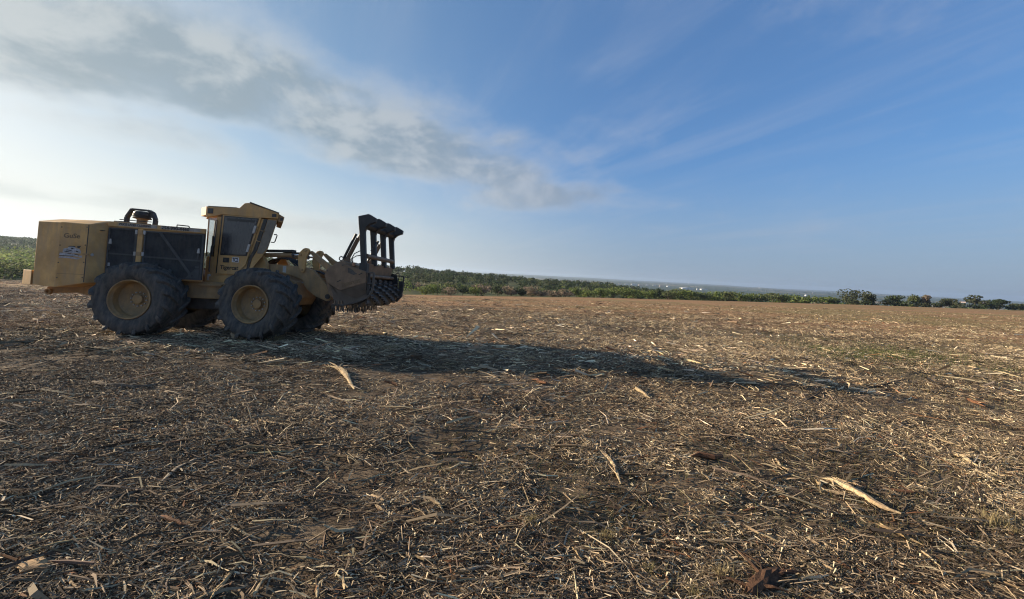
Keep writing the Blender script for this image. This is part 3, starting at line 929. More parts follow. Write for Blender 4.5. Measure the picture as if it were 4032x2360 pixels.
    F(MB().side([(-0.265, 2.95), (-0.03, 2.94), (-0.215, 2.26), (-0.34, 2.08), (-0.50, 2.08), (-0.47, 2.2)], -0.669, -0.6605), 'quarter_pane', 'dirtyglass', cab)
    for cx, cz in ((-0.355, 2.66), (-0.44, 2.39)):
        F(MB().tube([(cx - 0.07, -0.70, cz + 0.02), (cx - 0.02, -0.725, cz), (cx + 0.05, -0.70, cz - 0.01)], 0.012, 6), 'pane_clip', 'tan2', cab)
    F(MB().tube([(-0.12, -0.60, 2.585), (-0.06, -0.60, 2.59), (-0.04, -0.60, 2.565), (-0.085, -0.60, 2.41), (-0.11, -0.60, 2.385), (-0.19, -0.60, 2.39)], 0.013, 6), 'grab_handle', 'black', cab)
    # rear quarter: glass box between cab and hood
    F(MB().box(-1.86, -1.662, -0.66, 0.30, 1.31, 1.955), 'rear_panel', 'tan', cab, 0.008)
    F(MB().side([(-1.845, 1.957), (-1.665, 1.957), (-1.665, 2.36), (-1.845, 2.50)], -0.55, 0.25), 'seat_back', 'hose', cab)
    for y0, y1 in ((-0.655, -0.647), (0.29, 0.298)):
        F(MB().box(-1.872, -1.662, y0, y1, 1.957, 2.963), 'rear_side_pane', 'glass', cab)
    for y in (-0.655, 0.273):
        F(MB().box(-1.895, -1.873, y, y + 0.025, 1.957, 2.963), 'rear_post', 'tan2', cab)
    F(MB().tube([(-1.615, -0.70, 2.90), (-1.60, -0.715, 2.86), (-1.625, -0.715, 2.30), (-1.645, -0.70, 2.26), (-1.71, -0.70, 2.22), (-1.725, -0.70, 1.62), (-1.72, -0.69, 1.56)], 0.014, 6), 'grab_rail', 'screenbar', cab)
    F(MB().tube([(-1.655, -0.69, 2.90), (-1.675, -0.69, 2.4), (-1.68, -0.69, 2.0)], 0.02, 6), 'drain_hose', 'hose', cab)
    F(MB().box(-1.735, -1.695, -0.725, -0.6605, 1.34, 1.50), 'step_bracket', 'pale', cab, 0.005)
    F(MB().tube([(-1.25, -0.3, 3.22), (-1.24, -0.3, 3.30)], 0.004, 4), 'aerial', 'black', cab)

    # boom: towers, arms, tilt cylinders, cranks and links on both sides
    for s, side in ((-1, 'near'), (1, 'far')):
        y0 = s * 0.45
        tw = F(MB().side([(-0.62, 2.175), (-0.55, 2.17), (-0.50, 2.09), (-0.335, 1.82), (-0.335, 1.52), (-0.70, 1.50), (-0.70, 2.10)], y0 - 0.05, y0 + 0.05), 'boom_tower', 'tan', None, 0.012)
        F(MB().lathe([(-0.03, 0.001), (-0.03, 0.05), (0.0, 0.055)], (-0.59, y0 - 0.05, 2.07), 20), 'pivot_pin', 'tan2', tw, 0, 40)
        yb = s * 0.32
        arm = F(MB().side([(-0.41, 1.845), (0.45, 1.81), (0.66, 1.785), (0.84, 1.73), (1.09, 1.49), (1.26, 1.32), (1.37, 1.12), (1.39, 0.99), (1.25, 0.94), (0.95, 1.05), (0.72, 1.20), (0.60, 1.36), (0.59, 1.45), (0.25, 1.57), (-0.39, 1.67)], yb - 0.05, yb + 0.05), 'boom_arm', 'tan2', None, 0.012)
        if s < 0:
            F(MB().side([(0.02, 1.80), (0.11, 1.80), (0.11, 1.63), (0.02, 1.64)], yb - 0.0525, yb - 0.0505), 'worn_sticker', 'pale', arm)
        F(MB().lathe([(-0.025, 0.001), (-0.025, 0.06), (0.0, 0.065)], (1.28, yb - 0.05, 1.06), 20), 'pivot_pin', 'darksteel', arm, 0, 40)
        cyl = F(MB().tube([(-0.60, yb - 0.02, 2.065), (0.25, yb - 0.02, 2.10)], 0.058, 20), 'tilt_cylinder', 'tan2', None, 0, 40)
        F(MB().tube([(0.2505, yb - 0.02, 2.10), (0.275, yb - 0.02, 2.101)], 0.068, 20), 'cylinder_gland', 'darksteel', cyl, 0, 40)
        F(MB().tube([(0.276, yb - 0.02, 2.101), (0.54, yb - 0.02, 2.112)], 0.026, 14), 'piston_rod', 'chrome', cyl, 0, 40)
        F(MB().side([(-0.46, 2.145), (0.29, 2.175), (0.29, 2.235), (-0.42, 2.215)], yb - 0.09, yb + 0.05), 'cylinder_cover', 'black', cyl, 0.006)
        ck = F(MB().side([(0.56, 2.27), (0.63, 2.295), (0.70, 2.285), (0.745, 2.235), (0.70, 2.12), (0.665, 2.05), (0.655, 1.91), (0.64, 1.70), (0.60, 1.645), (0.545, 1.66), (0.50, 1.75), (0.46, 1.84), (0.435, 2.08), (0.47, 2.17)], yb - 0.105, yb - 0.051), 'bell_crank', 'tan', None, 0.012)
        for px_, pz_ in ((0.63, 2.225), (0.51, 2.11), (0.575, 1.715)):
            F(MB().lathe([(-0.02, 0.001), (-0.02, 0.028), (0.0, 0.032)], (px_, yb - 0.105, pz_), 14), 'pivot_pin', 'tan2', ck, 0, 40)
        lk = F(MB().side([(0.68, 2.20), (0.76, 2.23), (0.98, 2.085), (1.33, 1.85), (1.45, 1.76), (1.38, 1.66), (1.20, 1.745), (0.90, 1.98)], yb - 0.045, yb + 0.03), 'tilt_link', 'tan2', None, 0.012)
    F(MB().tube([(1.0, -0.27, 1.45), (1.0, 0.27, 1.45)], 0.09, 18), 'boom_cross_tube', 'tan2', None, 0, 40)
    lc = F(MB().tube([(-0.35, -0.18, 1.33), (0.18, -0.18, 1.365)], 0.05, 16), 'lift_cylinder', 'black', None, 0, 40)
    F(MB().tube([(0.181, -0.18, 1.365), (0.62, -0.18, 1.39)], 0.024, 14), 'piston_rod', 'chrome', lc, 0, 40)
    rng = random.Random(4)
    for q in range(6):
        y = -0.18 + 0.07 * q
        F(MB().tube([(-0.62, y, 1.84), (-0.42, y, 1.97 + 0.015 * q), (-0.15, y, 2.02 + 0.012 * (q % 3)), (0.06, y, 1.98), (0.20 + 0.03 * (q % 2), y, 1.86), (0.30, y, 1.74)], 0.021, 7), 'hydraulic_hose', 'hose', None, 0, 40)
    for q in range(6):
        y = -0.22 + 0.08 * q
        F(MB().tube([(0.70, y, 1.72), (0.92, y, 1.70 - 0.012 * q), (1.14, y, 1.60 - 0.015 * q), (1.30, y, 1.42), (1.55, y, 1.40)], 0.022, 7), 'hydraulic_hose', 'hose', None, 0, 40)

    # ---------------- mulching head
    hy = 1.05
    head = F(MB().side([(1.50, 1.62), (1.62, 1.78), (1.80, 1.93), (1.92, 1.97), (2.06, 1.93), (2.36, 1.86), (2.36, 1.60), (2.02, 1.45), (1.92, 1.10), (1.98, 0.98), (1.80, 0.98), (1.62, 1.20)], -0.98, 0.98), 'mulching_head', 'headbrown', None, 0.012)
    # belt cover on the near side, made of an upper and a bevelled lower facet
    cov = F(MB().side([(1.59, 1.74), (1.83, 1.885), (2.02, 1.89), (2.58, 1.72), (2.59, 1.46), (1.98, 1.24), (1.64, 1.41), (1.565, 1.58)], -1.07, -0.981), 'belt_cover', 'headbrown', head, 0.01)
    pts = [(1.98, -1.07, 1.235), (2.59, -1.07, 1.455), (2.58, -1.0, 1.20), (2.35, -0.985, 1.06), (1.98, -0.982, 1.235), (2.59, -0.982, 1.455), (2.58, -0.982, 1.20), (2.35, -0.982, 1.05)]
    F(MB().add(pts, [(0, 3, 2, 1), (0, 4, 7, 3), (3, 7, 6, 2), (2, 6, 5, 1)]), 'belt_cover_bevel', 'headdark', head)
    F(MB().side([(1.565, 1.58), (1.64, 1.405), (1.98, 1.232), (2.34, 1.055), (2.58, 1.19), (2.68, 1.12), (2.42, 0.975), (2.10, 0.885), (1.81, 0.885), (1.76, 1.15)], -1.0, -0.983), 'lower_side_plate', 'headdark', head, 0.006)
    F(MB().side([(2.13, 1.80), (2.20, 1.78), (2.33, 1.68), (2.30, 1.62), (2.14, 1.68)], -1.074, -1.0705), 'inspection_plate', 'darksteel', head, 0.003)
    for (x0, z0, x1, z1) in ((2.40, 1.645, 2.50, 1.685), (1.88, 1.455, 1.98, 1.495)):
        F(MB().side([(x0, z0), (x0 + 0.01, z0 - 0.018), (x1, z1 - 0.01), (x1 - 0.01, z1 + 0.008)], -1.075, -1.0705), 'cover_slot', 'hose', head)
    text_mesh('lettering', 'Tigercat', 0.15, 'headink', head, 1.985, -1.0725, 1.325, 1.0, 0.002, R(17))
    for (x, z) in ((1.63, 1.70), (2.0, 1.85), (2.24, 1.74), (2.34, 1.66), (2.52, 1.29)):
        F(MB().lathe([(-0.014, 0.001), (-0.014, 0.016), (0, 0.018)], (x, -1.07, z), 8), 'cover_bolt', 'darksteel', head)
    # bracket rib and skid frame
    for x in (1.83, 1.93, 2.0):
        F(MB().side([(x - 0.012, 1.0), (x + 0.012, 1.0), (x + 0.03, 0.90), (x - 0.02, 0.90)], -1.03, -0.96), 'skid_rib', 'headbrown', head, 0.003)
    skid = [(1.79, 0.90), (2.09, 0.90), (2.41, 0.995), (2.66, 1.11), (2.75, 1.25), (2.77, 1.45), (2.77, 1.70)]
    for y0 in (-1.05, 1.0):
        mb = MB()
        for a, b_ in zip(skid[:-1], skid[1:]):
            mb.bar((a[0], y0, a[1]), (b_[0], y0, b_[1]), 0.06, 0.035, (0, 1, 0) if False else (0.3, 0, 1))
        mb.bar((2.77, y0, 1.70), (2.58, y0, 1.71), 0.06, 0.03)
        F(mb, 'skid_frame', 'darksteel', head, 0.004)
    for i, (x0, x1, y, z0, z1) in enumerate(((1.79, 2.08, -1.03, 0.75, 0.895), (1.88, 2.14, 0.0, 0.67, 0.95), (1.85, 2.1, 0.75, 0.70, 0.95), (1.85, 2.1, -0.5, 0.70, 0.95))):
        mb = MB()
        nn = 13
        for q in range(nn):
            xx = x0 + (x1 - x0) * q / (nn - 1)
            mb.tube([(xx, y, z1), (xx + rng.uniform(-.01, .01), y + rng.uniform(-.02, .02), (z0 + z1) / 2), (xx + rng.uniform(-.02, .02), y, z0 + rng.uniform(-.02, .03))], 0.0115, 5)
        F(mb, 'chain_curtain', 'darksteel', head)
    # far side plate
    F(MB().side([(2.30, 1.78), (2.56, 1.75), (2.60, 1.55), (2.62, 1.15), (2.50, 0.95), (2.18, 0.83), (1.70, 0.80), (1.62, 1.2), (1.9, 1.8)], 0.981, 1.03), 'far_side_plate', 'black', head, 0.006)
    F(MB().side([(2.625, 1.56), (2.74, 1.56), (2.75, 1.12), (2.60, 0.95), (2.54, 0.96), (2.63, 1.14)], 0.985, 1.06), 'far_skid_plate', 'darksteel', head, 0.006)
    F(MB().tube([(2.52, 1.0, 1.74), (2.54, 1.0, 1.79), (2.62, 1.0, 1.78), (2.63, 1.0, 1.70), (2.61, 1.0, 1.55)], 0.015, 6), 'lifting_handle', 'black', head)
    # rotor with helical rows of teeth
    dc = (2.36, 0.0, 1.21)
    F(MB().lathe([(-0.975, 0.001), (-0.975, 0.27), (0.975, 0.27), (0.975, 0.001)], dc, 40), 'rotor_drum', 'black', head, 0, 40)
    tm = None
    ncol, nrow = 9, 11
    for ci in range(ncol):
        y = -0.86 + 1.72 * ci / (ncol - 1)
        for ri in range(nrow):
            a = 2 * math.pi * ri / nrow + ci * 0.22
            if tm is None:
                mb = MB().side([(-0.055, 0.255), (0.05, 0.255), (0.055, 0.325), (0.02, 0.335), (-0.02, 0.285)], -0.085, 0.085)
                o = F(mb, 'tooth_holder', 'darksteel', head)
                tm = o.data
                tip = MB().side([(0.055, 0.305), (0.063, 0.305), (0.063, 0.346), (0.048, 0.344)], -0.085, 0.085)
                o2 = F(tip, 'tooth_tip', 'tooth', head)
                tp = o2.data
            else:
                o = link('tooth_holder', tm, head)
                o2 = link('tooth_tip', tp, head)
            mm = Matrix.Translation((dc[0], y, dc[2])) @ Matrix.Rotation(a, 4, 'Y')
            o.matrix_local = mm
            o2.matrix_local = mm
    # deflector plate and pipe under the guard
    F(MB().side([(2.37, 1.64), (2.40, 1.64), (2.46, 1.93), (2.43, 1.94)], -0.93, 0.93), 'deflector_plate', 'headbrown', head, 0.004)
    F(MB().tube([(2.46, -0.93, 1.63), (2.46, 0.93, 1.63)], 0.045, 14), 'deflector_pipe', 'headbrown', head, 0, 40)
    F(MB().box(2.37, 2.56, -1.0, -0.86, 1.70, 1.93), 'guard_mount', 'black', head, 0.01)
    F(MB().box(2.60, 2.66, -1.02, -0.98, 1.18, 1.70), 'front_edge_plate', 'black', head, 0.006)
    F(MB().tube([(2.62, -1.03, 1.44), (2.76, -1.03, 1.44)], 0.022, 8), 'skid_stay', 'darksteel', head)
    F(MB().box(2.20, 2.27, -1.03, -0.981, 1.84, 1.93), 'rusty_block', 'copper', head, 0.006)
    # tree pusher guard: four posts with flared heads, a cross tube and a head beam
    post = [(2.39, 1.90), (2.51, 1.90), (2.435, 2.70), (2.46, 2.80), (2.55, 2.88), (2.69, 2.93), (2.70, 3.03), (2.54, 3.12), (2.50, 3.13), (2.25, 3.07), (2.27, 2.90), (2.30, 2.70)]
    pm = None
    for y in (-0.92, -0.31, 0.31, 0.92):
        if pm is None:
            o = F(MB().side(post, -0.055, 0.055), 'guard_post', 'black', head, 0.012)
            pm = o.data
        else:
            o = link('guard_post', pm, head)
            bv = o.modifiers.new('bevel', 'BEVEL'); bv.width = 0.012; bv.segments = 2; bv.limit_method = 'ANGLE'; bv.angle_limit = R(35)
        o.matrix_local = Matrix.Translation((0, y, 0))
    F(MB().side([(2.31, 2.82), (2.37, 2.78), (2.44, 2.80), (2.49, 2.86), (2.46, 2.92), (2.34, 2.93)], -0.86, 0.86), 'guard_head_beam', 'black', head, 0.01)
    F(MB().tube([(2.47, -0.86, 2.11), (2.47, 0.86, 2.11)], 0.058, 18), 'guard_cross_tube', 'headbrown', head, 0, 40)
    for y in (-0.70, 0.62):
        c = F(MB().tube([(1.91, y, 2.02), (2.16, y, 2.56)], 0.05, 16), 'guard_cylinder', 'headbrown', head, 0, 40)
        F(MB().tube([(2.161, y, 2.562), (2.27, y, 2.80)], 0.03, 12), 'guard_piston_rod', 'darksteel', head, 0, 40)
        F(MB().tube([(1.85, y - 0.06, 2.04), (2.13, y - 0.06, 2.66)], 0.032, 12), 'cylinder_guard', 'black', head, 0, 40)
    F(MB().side([(1.82, 1.90), (1.99, 1.93), (1.97, 2.05), (1.90, 2.09), (1.84, 2.05)], -0.76, -0.64), 'cylinder_lug', 'headbrown', head, 0.01)
    F(MB().side([(1.82, 1.90), (1.99, 1.93), (1.97, 2.05), (1.90, 2.09), (1.84, 2.05)], 0.56, 0.68), 'cylinder_lug', 'headbrown', head, 0.01)
    ring_pts = [(1.86 + 0.05 * math.cos(a), -0.9, 2.02 + 0.05 * math.sin(a)) for a in np.linspace(0, 2 * math.pi, 13)]
    F(MB().tube(ring_pts, 0.014, 6), 'lifting_ring', 'darksteel', head, 0, 50)
    F(MB().tube([(2.12, -0.85, 1.90), (2.09, -0.85, 2.02), (2.16, -0.85, 2.16), (2.33, -0.85, 2.25)], 0.012, 6), 'thin_hose', 'hose', head)
    F(MB().tube([(2.14, -0.85, 1.90), (2.12, -0.85, 2.04), (2.20, -0.85, 2.10), (2.36, -0.85, 2.13)], 0.012, 6), 'thin_hose', 'hose', head)
    F(MB().tube([(2.43, -0.55, 2.28), (2.44, -0.45, 2.36), (2.46, -0.33, 2.52)], 0.011, 6), 'thin_hose', 'hose', head)
    return root


TYRE = None
build_mulcher()

# ------------------------------------------------------------------ loose sticks, splinters and stumps (placed one by one)
STICKS = [
    ('branch', 'long weathered branch with broken pale left end, lying below the rear wheel', 'grey', 0.0324, [(-5.886, 5.457), (-5.568, 5.364), (-5.204, 5.354), (-5.039, 5.48), (-4.898, 5.633)]),
    ('forked_stick', 'pale stick with a forked left tip in the middle of the left field', 'pale', 0.0144, [(-2.859, 4.469), (-2.644, 4.354), (-2.439, 4.279)]),
    ('split_stub', 'stubby pale split wood piece with ragged top, just below the machine shadow', 'pale', 0.054, [(-2.983, 6.832), (-2.656, 6.358), (-2.244, 5.683)]),
    ('log', 'thick dark log lying at a slant in the left foreground', 'dark', 0.0278, [(-3.16, 2.944), (-3.181, 3.103), (-3.116, 3.301)]),
    ('branch', 'curved pale grey branch rising right beside the thick dark log', 'greypale', 0.0157, [(-2.782, 3.144), (-2.831, 3.36), (-2.82, 3.507), (-2.769, 3.586)]),
    ('branch', 'grey bent branch just below the thick dark log', 'grey', 0.0127, [(-2.949, 2.902), (-2.849, 2.954), (-2.808, 3.045)]),
    ('stick', 'straight grey stick pointing up right under the thick dark log', 'grey', 0.0113, [(-2.949, 2.765), (-2.967, 2.947)]),
    ('bark_chunk', 'big rough tan bark chunk in the lower left corner', 'chunk', 0.0442, [(-2.77, 2.242), (-2.576, 2.217)]),
    ('bark_piece', 'small reddish bark piece to the right of the big bark chunk', 'red', 0.0145, [(-2.474, 2.199), (-2.367, 2.184)]),
    ('bark_piece', 'reddish brown broken wood with one raised tip in left foreground', 'red', 0.0195, [(-2.401, 2.728), (-2.271, 2.677), (-2.142, 2.639)]),
    ('stick', 'dark stick slanting up right, above the bent pale branch', 'dark', 0.0103, [(-2.09, 2.49), (-2.066, 2.58), (-2.078, 2.711)]),
    ('bent_branch', 'pale branch bent like an elbow in the left foreground', 'pale', 0.0094, [(-1.805, 2.52), (-1.821, 2.634), (-1.698, 2.59), (-1.58, 2.561)]),
    ('stick', 'left one of two upright pale sticks under the elbow shaped branch', 'pale', 0.0073, [(-1.848, 2.354), (-1.885, 2.461), (-1.913, 2.537)]),
    ('stick', 'right one of two upright pale sticks under the elbow shaped branch', 'greypale', 0.0072, [(-1.809, 2.349), (-1.821, 2.421), (-1.865, 2.497)]),
    ('split_branch', 'frayed straw coloured split branch at the bottom edge, left of centre', 'straw', 0.0176, [(-1.558, 2.1), (-1.558, 2.199), (-1.576, 2.367)]),
    ('stick', 'pale stick leaning at the bottom edge between frayed branch and forked root', 'pale', 0.0094, [(-1.336, 2.125), (-1.351, 2.194), (-1.345, 2.268)]),
    ('forked_root', 'Y shaped pale root piece at the bottom edge', 'pale', 0.0123, [(-0.985, 2.121), (-1.02, 2.195), (-0.997, 2.262)]),
    ('twig', 'thin straight pale twig left of the reddish broken wood', 'pale', 0.0055, [(-2.705, 2.797), (-2.581, 2.777), (-2.444, 2.745)]),
    ('twig', 'bent knobbly pale twig in the lower left corner below the bark chunk', 'pale', 0.0063, [(-2.41, 2.163), (-2.29, 2.101), (-2.197, 2.082)]),
    ('twig', 'thin pale twig lying just above the big bark chunk', 'pale', 0.0053, [(-2.858, 2.321), (-2.751, 2.318), (-2.603, 2.283)]),
    ('stick', 'pale stick end above the curved pale grey branch', 'greypale', 0.0096, [(-3.415, 3.592), (-3.309, 3.634), (-3.268, 3.713)]),
    ('twig', 'short pale diagonal twig above the thick dark log, far left', 'pale', 0.0067, [(-3.764, 3.395), (-3.503, 3.341)]),
    ('long_stick', 'very long thin dark stick at the left picture edge', 'dark', 0.0081, [(-4.488, 3.436), (-4.096, 3.488), (-3.806, 3.539), (-3.578, 3.636)]),
    ('twig', 'crooked pale twig right above the long weathered branch', 'pale', 0.0123, [(-6.432, 6.492), (-6.031, 6.211), (-5.713, 5.989)]),
    ('stick', 'thin stick slanting up right, first below the rear wheel', 'greypale', 0.0101, [(-7.419, 7.405), (-7.534, 7.845)]),
    ('stick', 'thin stick slanting up right below the rear corner of the machine', 'greypale', 0.0088, [(-7.695, 6.363), (-7.972, 6.942)]),
    ('stick', 'grey twig with a raised tip at the left edge behind the long branch', 'greypale', 0.0102, [(-7.775, 5.967), (-8.06, 6.412)]),
    ('wood_chip', 'flat leaf shaped pale chip left of the two upright sticks', 'pale', 0.0115, [(-2.165, 2.419), (-2.221, 2.543)]),
    ('wood_chip', 'left one of two stubby pale chips standing up in left foreground', 'pale', 0.0082, [(-2.328, 2.448), (-2.396, 2.523)]),
    ('wood_chip', 'right one of two stubby pale chips standing up in left foreground', 'pale', 0.0074, [(-2.253, 2.424), (-2.369, 2.54)]),
    ('broken_branch', 'short pale broken branch lying alone right of centre', 'pale', 0.0299, [(1.04, 4.063), (1.078, 3.876), (1.083, 3.702), (1.069, 3.444)]),
    ('forked_twig', 'forked dark twig in the centre below the shadow', 'grey', 0.0113, [(-0.834, 6.101), (-0.63, 5.727), (-0.452, 5.354)]),
    ('wood_chip', 'straight pale chip lying alone in the centre', 'pale', 0.017, [(0.087, 4.753), (0.232, 4.63)]),
    ('log', 'flat dark rotten log left of centre with a pale right end', 'dark', 0.0169, [(-0.762, 3.874), (-0.518, 3.917), (-0.278, 4.012)]),
    ('bent_stick', 'thin stick bent at a wide angle, left below the rotten log', 'greypale', 0.007, [(-1.03, 3.694), (-0.84, 3.477), (-0.587, 3.453)]),
    ('forked_twig', 'thin forked twig right of the rotten log', 'greypale', 0.0073, [(0.011, 3.897), (0.138, 3.744), (0.225, 3.665), (0.287, 3.524)]),
    ('wood_chip', 'broad pale chip left below the bent stick', 'pale', 0.0182, [(-1.048, 3.116), (-0.908, 3.024)]),
    ('stick', 'pale tapered stick just under the broad pale chip', 'pale', 0.0115, [(-0.963, 2.964), (-0.88, 2.91), (-0.783, 2.857)]),
    ('twig', 'thin curved pale twig right of the tapered stick', 'pale', 0.0067, [(-0.662, 2.944), (-0.599, 2.902), (-0.532, 2.833)]),
    ('branch', 'grey branch lying level at the bottom centre', 'greypale', 0.011, [(-0.257, 2.346), (-0.151, 2.375), (-0.039, 2.413)]),
    ('curved_stick', 'long thin stick curving up right at the bottom centre', 'grey', 0.0062, [(0.089, 2.291), (0.205, 2.28), (0.298, 2.304), (0.385, 2.396), (0.44, 2.503)]),
    ('stick', 'stout grey stick at the bottom edge, left of the curving stick', 'greypale', 0.0104, [(-0.336, 2.181), (-0.228, 2.297)]),
    ('twig', 'small pale twig right of the centre foreground, above the grass tufts', 'pale', 0.0074, [(0.528, 3.269), (0.593, 3.131)]),
    ('twig', 'short pale twig in the bottom centre above the curving stick', 'pale', 0.0084, [(-0.042, 2.851), (0.055, 2.777)]),
    ('splinter', 'orange red splinter right of the dry grass tufts', 'red', 0.0128, [(1.209, 2.844), (1.235, 2.765), (1.284, 2.706)]),
    ('split_stub', 'ragged pale broken wood right of centre below the shadow end', 'pale', 0.046, [(2.218, 6.623), (2.241, 6.317), (2.267, 6.051)]),
    ('branch', 'dark branch running left from the ragged pale broken wood', 'dark', 0.0157, [(1.176, 5.763), (1.607, 5.96), (2.009, 6.148)]),
    ('branch', 'grey stem with orange end running right from the ragged broken wood', 'grey', 0.0169, [(2.247, 5.963), (2.298, 5.61), (2.46, 5.439)]),
    ('wood_chip', 'left pale chip of a pair at the bottom edge right of centre', 'pale', 0.0098, [(0.575, 2.327), (0.609, 2.257)]),
    ('wood_chip', 'right pale chip of a pair at the bottom edge right of centre', 'pale', 0.0098, [(0.636, 2.304), (0.663, 2.26)]),
    ('stick', 'pale upright stick at the bottom edge left of centre', 'pale', 0.0096, [(-0.933, 2.324), (-0.847, 2.155)]),
    ('split_log', 'big bright pale split log with a long tapering tail, right foreground', 'pale', 0.0496, [(3.177, 3.686), (3.191, 3.537), (3.226, 3.398), (3.232, 3.264), (3.296, 3.177)]),
    ('splinter', 'short bright splinter just above the big split log', 'pale', 0.0181, [(3.343, 3.697), (3.383, 3.604)]),
    ('splinter', 'bright splinter just below left of the big split log', 'pale', 0.0171, [(2.958, 3.512), (3.03, 3.458), (3.1, 3.41)]),
    ('wood_block', 'upright orange pale block left of the big split log', 'straw', 0.0238, [(3.055, 3.738), (2.983, 3.611), (2.888, 3.478)]),
    ('curved_splinter', 'bright splinter curved like a hook in the right field', 'pale', 0.0171, [(2.926, 4.122), (2.871, 3.965), (2.896, 3.891), (3.051, 3.916)]),
    ('stick', 'grey stick lying under the hook shaped splinter', 'grey', 0.016, [(2.534, 3.639), (2.728, 3.744), (2.921, 3.824)]),
    ('splinter', 'broad pale wedge of split wood near the right edge', 'pale', 0.037, [(5.228, 4.454), (5.203, 4.33), (5.132, 4.154)]),
    ('splinter', 'pale splinter at the right half, left of the grass clump and dark bark', 'pale', 0.0119, [(1.784, 3.323), (1.938, 3.205)]),
    ('long_splinter', 'long pale splinter running down right in the right foreground', 'pale', 0.013, [(1.871, 2.947), (1.926, 2.859), (2.016, 2.785), (2.092, 2.694)]),
    ('splinter', 'short bright splinter right of the long pale splinter', 'pale', 0.0139, [(2.276, 2.849), (2.336, 2.746)]),
    ('splinter', 'bright splinter with ragged top in the lower right foreground', 'pale', 0.0144, [(2.175, 2.621), (2.193, 2.556), (2.216, 2.498)]),
    ('long_splinter', 'long straight pale splinter below the tail of the split log', 'straw', 0.0165, [(2.999, 3.042), (3.072, 2.936), (3.119, 2.817)]),
    ('splinter', 'bright straight splinter near the bottom right corner', 'pale', 0.0168, [(3.022, 2.743), (2.991, 2.596)]),
    ('branch', 'dark branch with a side arm near the bottom right corner', 'dark', 0.0119, [(2.811, 2.611), (2.892, 2.558), (3.021, 2.545)]),
    ('root_stump', 'dark reddish torn root stump at the bottom edge, right half', 'stump', 0.0476, [(1.497, 2.297), (1.656, 2.401), (1.853, 2.512)]),
    ('splinter', 'pale splinter lying at the foot of the torn root stump', 'pale', 0.01, [(1.672, 2.314), (1.81, 2.353)]),
    ('stick', 'curved grey stick right of the torn root stump', 'greypale', 0.008, [(1.883, 2.451), (1.881, 2.415), (1.856, 2.363)]),
    ('splinter', 'thin pale splinter right of the curved grey stick by the stump', 'pale', 0.0072, [(1.965, 2.452), (1.95, 2.38)]),
    ('stick', 'level grey stick left above the torn root stump', 'grey', 0.0079, [(1.767, 2.635), (2.016, 2.652)]),
    ('bark_strip', 'flat orange bark strip right of the ragged bright splinter', 'red', 0.0154, [(2.306, 2.637), (2.353, 2.547)]),
    ('branch', 'dark branch with a raised right tip at the end of the machine shadow', 'dark', 0.026, [(7.097, 7.457), (7.849, 7.849), (8.701, 8.326)]),
    ('branch', 'short dark branch tilted up below the end of the machine shadow', 'dark', 0.0176, [(4.975, 6.357), (5.681, 6.937)]),
    ('split_stub', 'dark stub with a pale torn end near the right edge', 'red', 0.0288, [(8.302, 6.922), (8.11, 6.499)]),
    ('splinter', 'thin pale splinter below the dark stub near the right edge', 'pale', 0.0119, [(7.317, 6.105), (7.371, 5.919)]),
    ('splinter', 'pale splinter in the middle of the right field', 'pale', 0.0124, [(5.581, 5.466), (5.641, 5.285)]),
    ('wood_chip', 'yellowish wood chip lying far out on the field right of centre', 'straw', 0.0366, [(9.209, 14.239), (9.063, 13.481)]),
    ('wood_chip', 'pale wood chip lying in the green grass patch', 'straw', 0.0273, [(11.585, 12.042), (11.372, 11.609)]),
    ('splinter', 'reddish splinter lying flat left of the hook shaped splinter', 'red', 0.0107, [(2.136, 4.112), (2.277, 4.016)]),
    ('bark_piece', 'dark red bark piece above the left end of the long pale splinter', 'red', 0.0157, [(1.993, 3.142), (2.154, 3.192)]),
    ('splinter', 'pale splinter at the very right edge of the bottom', 'straw', 0.0121, [(3.262, 2.477), (3.32, 2.416)]),
    ('splinter', 'pale splinter cut by the bottom edge, lower right', 'straw', 0.0124, [(2.194, 2.384), (2.237, 2.312)]),
    ('straw_bundle', 'flat bundle of thin straw in the bottom right corner', 'straw', 0.01, [(3.2, 2.537), (3.343, 2.528)]),
]



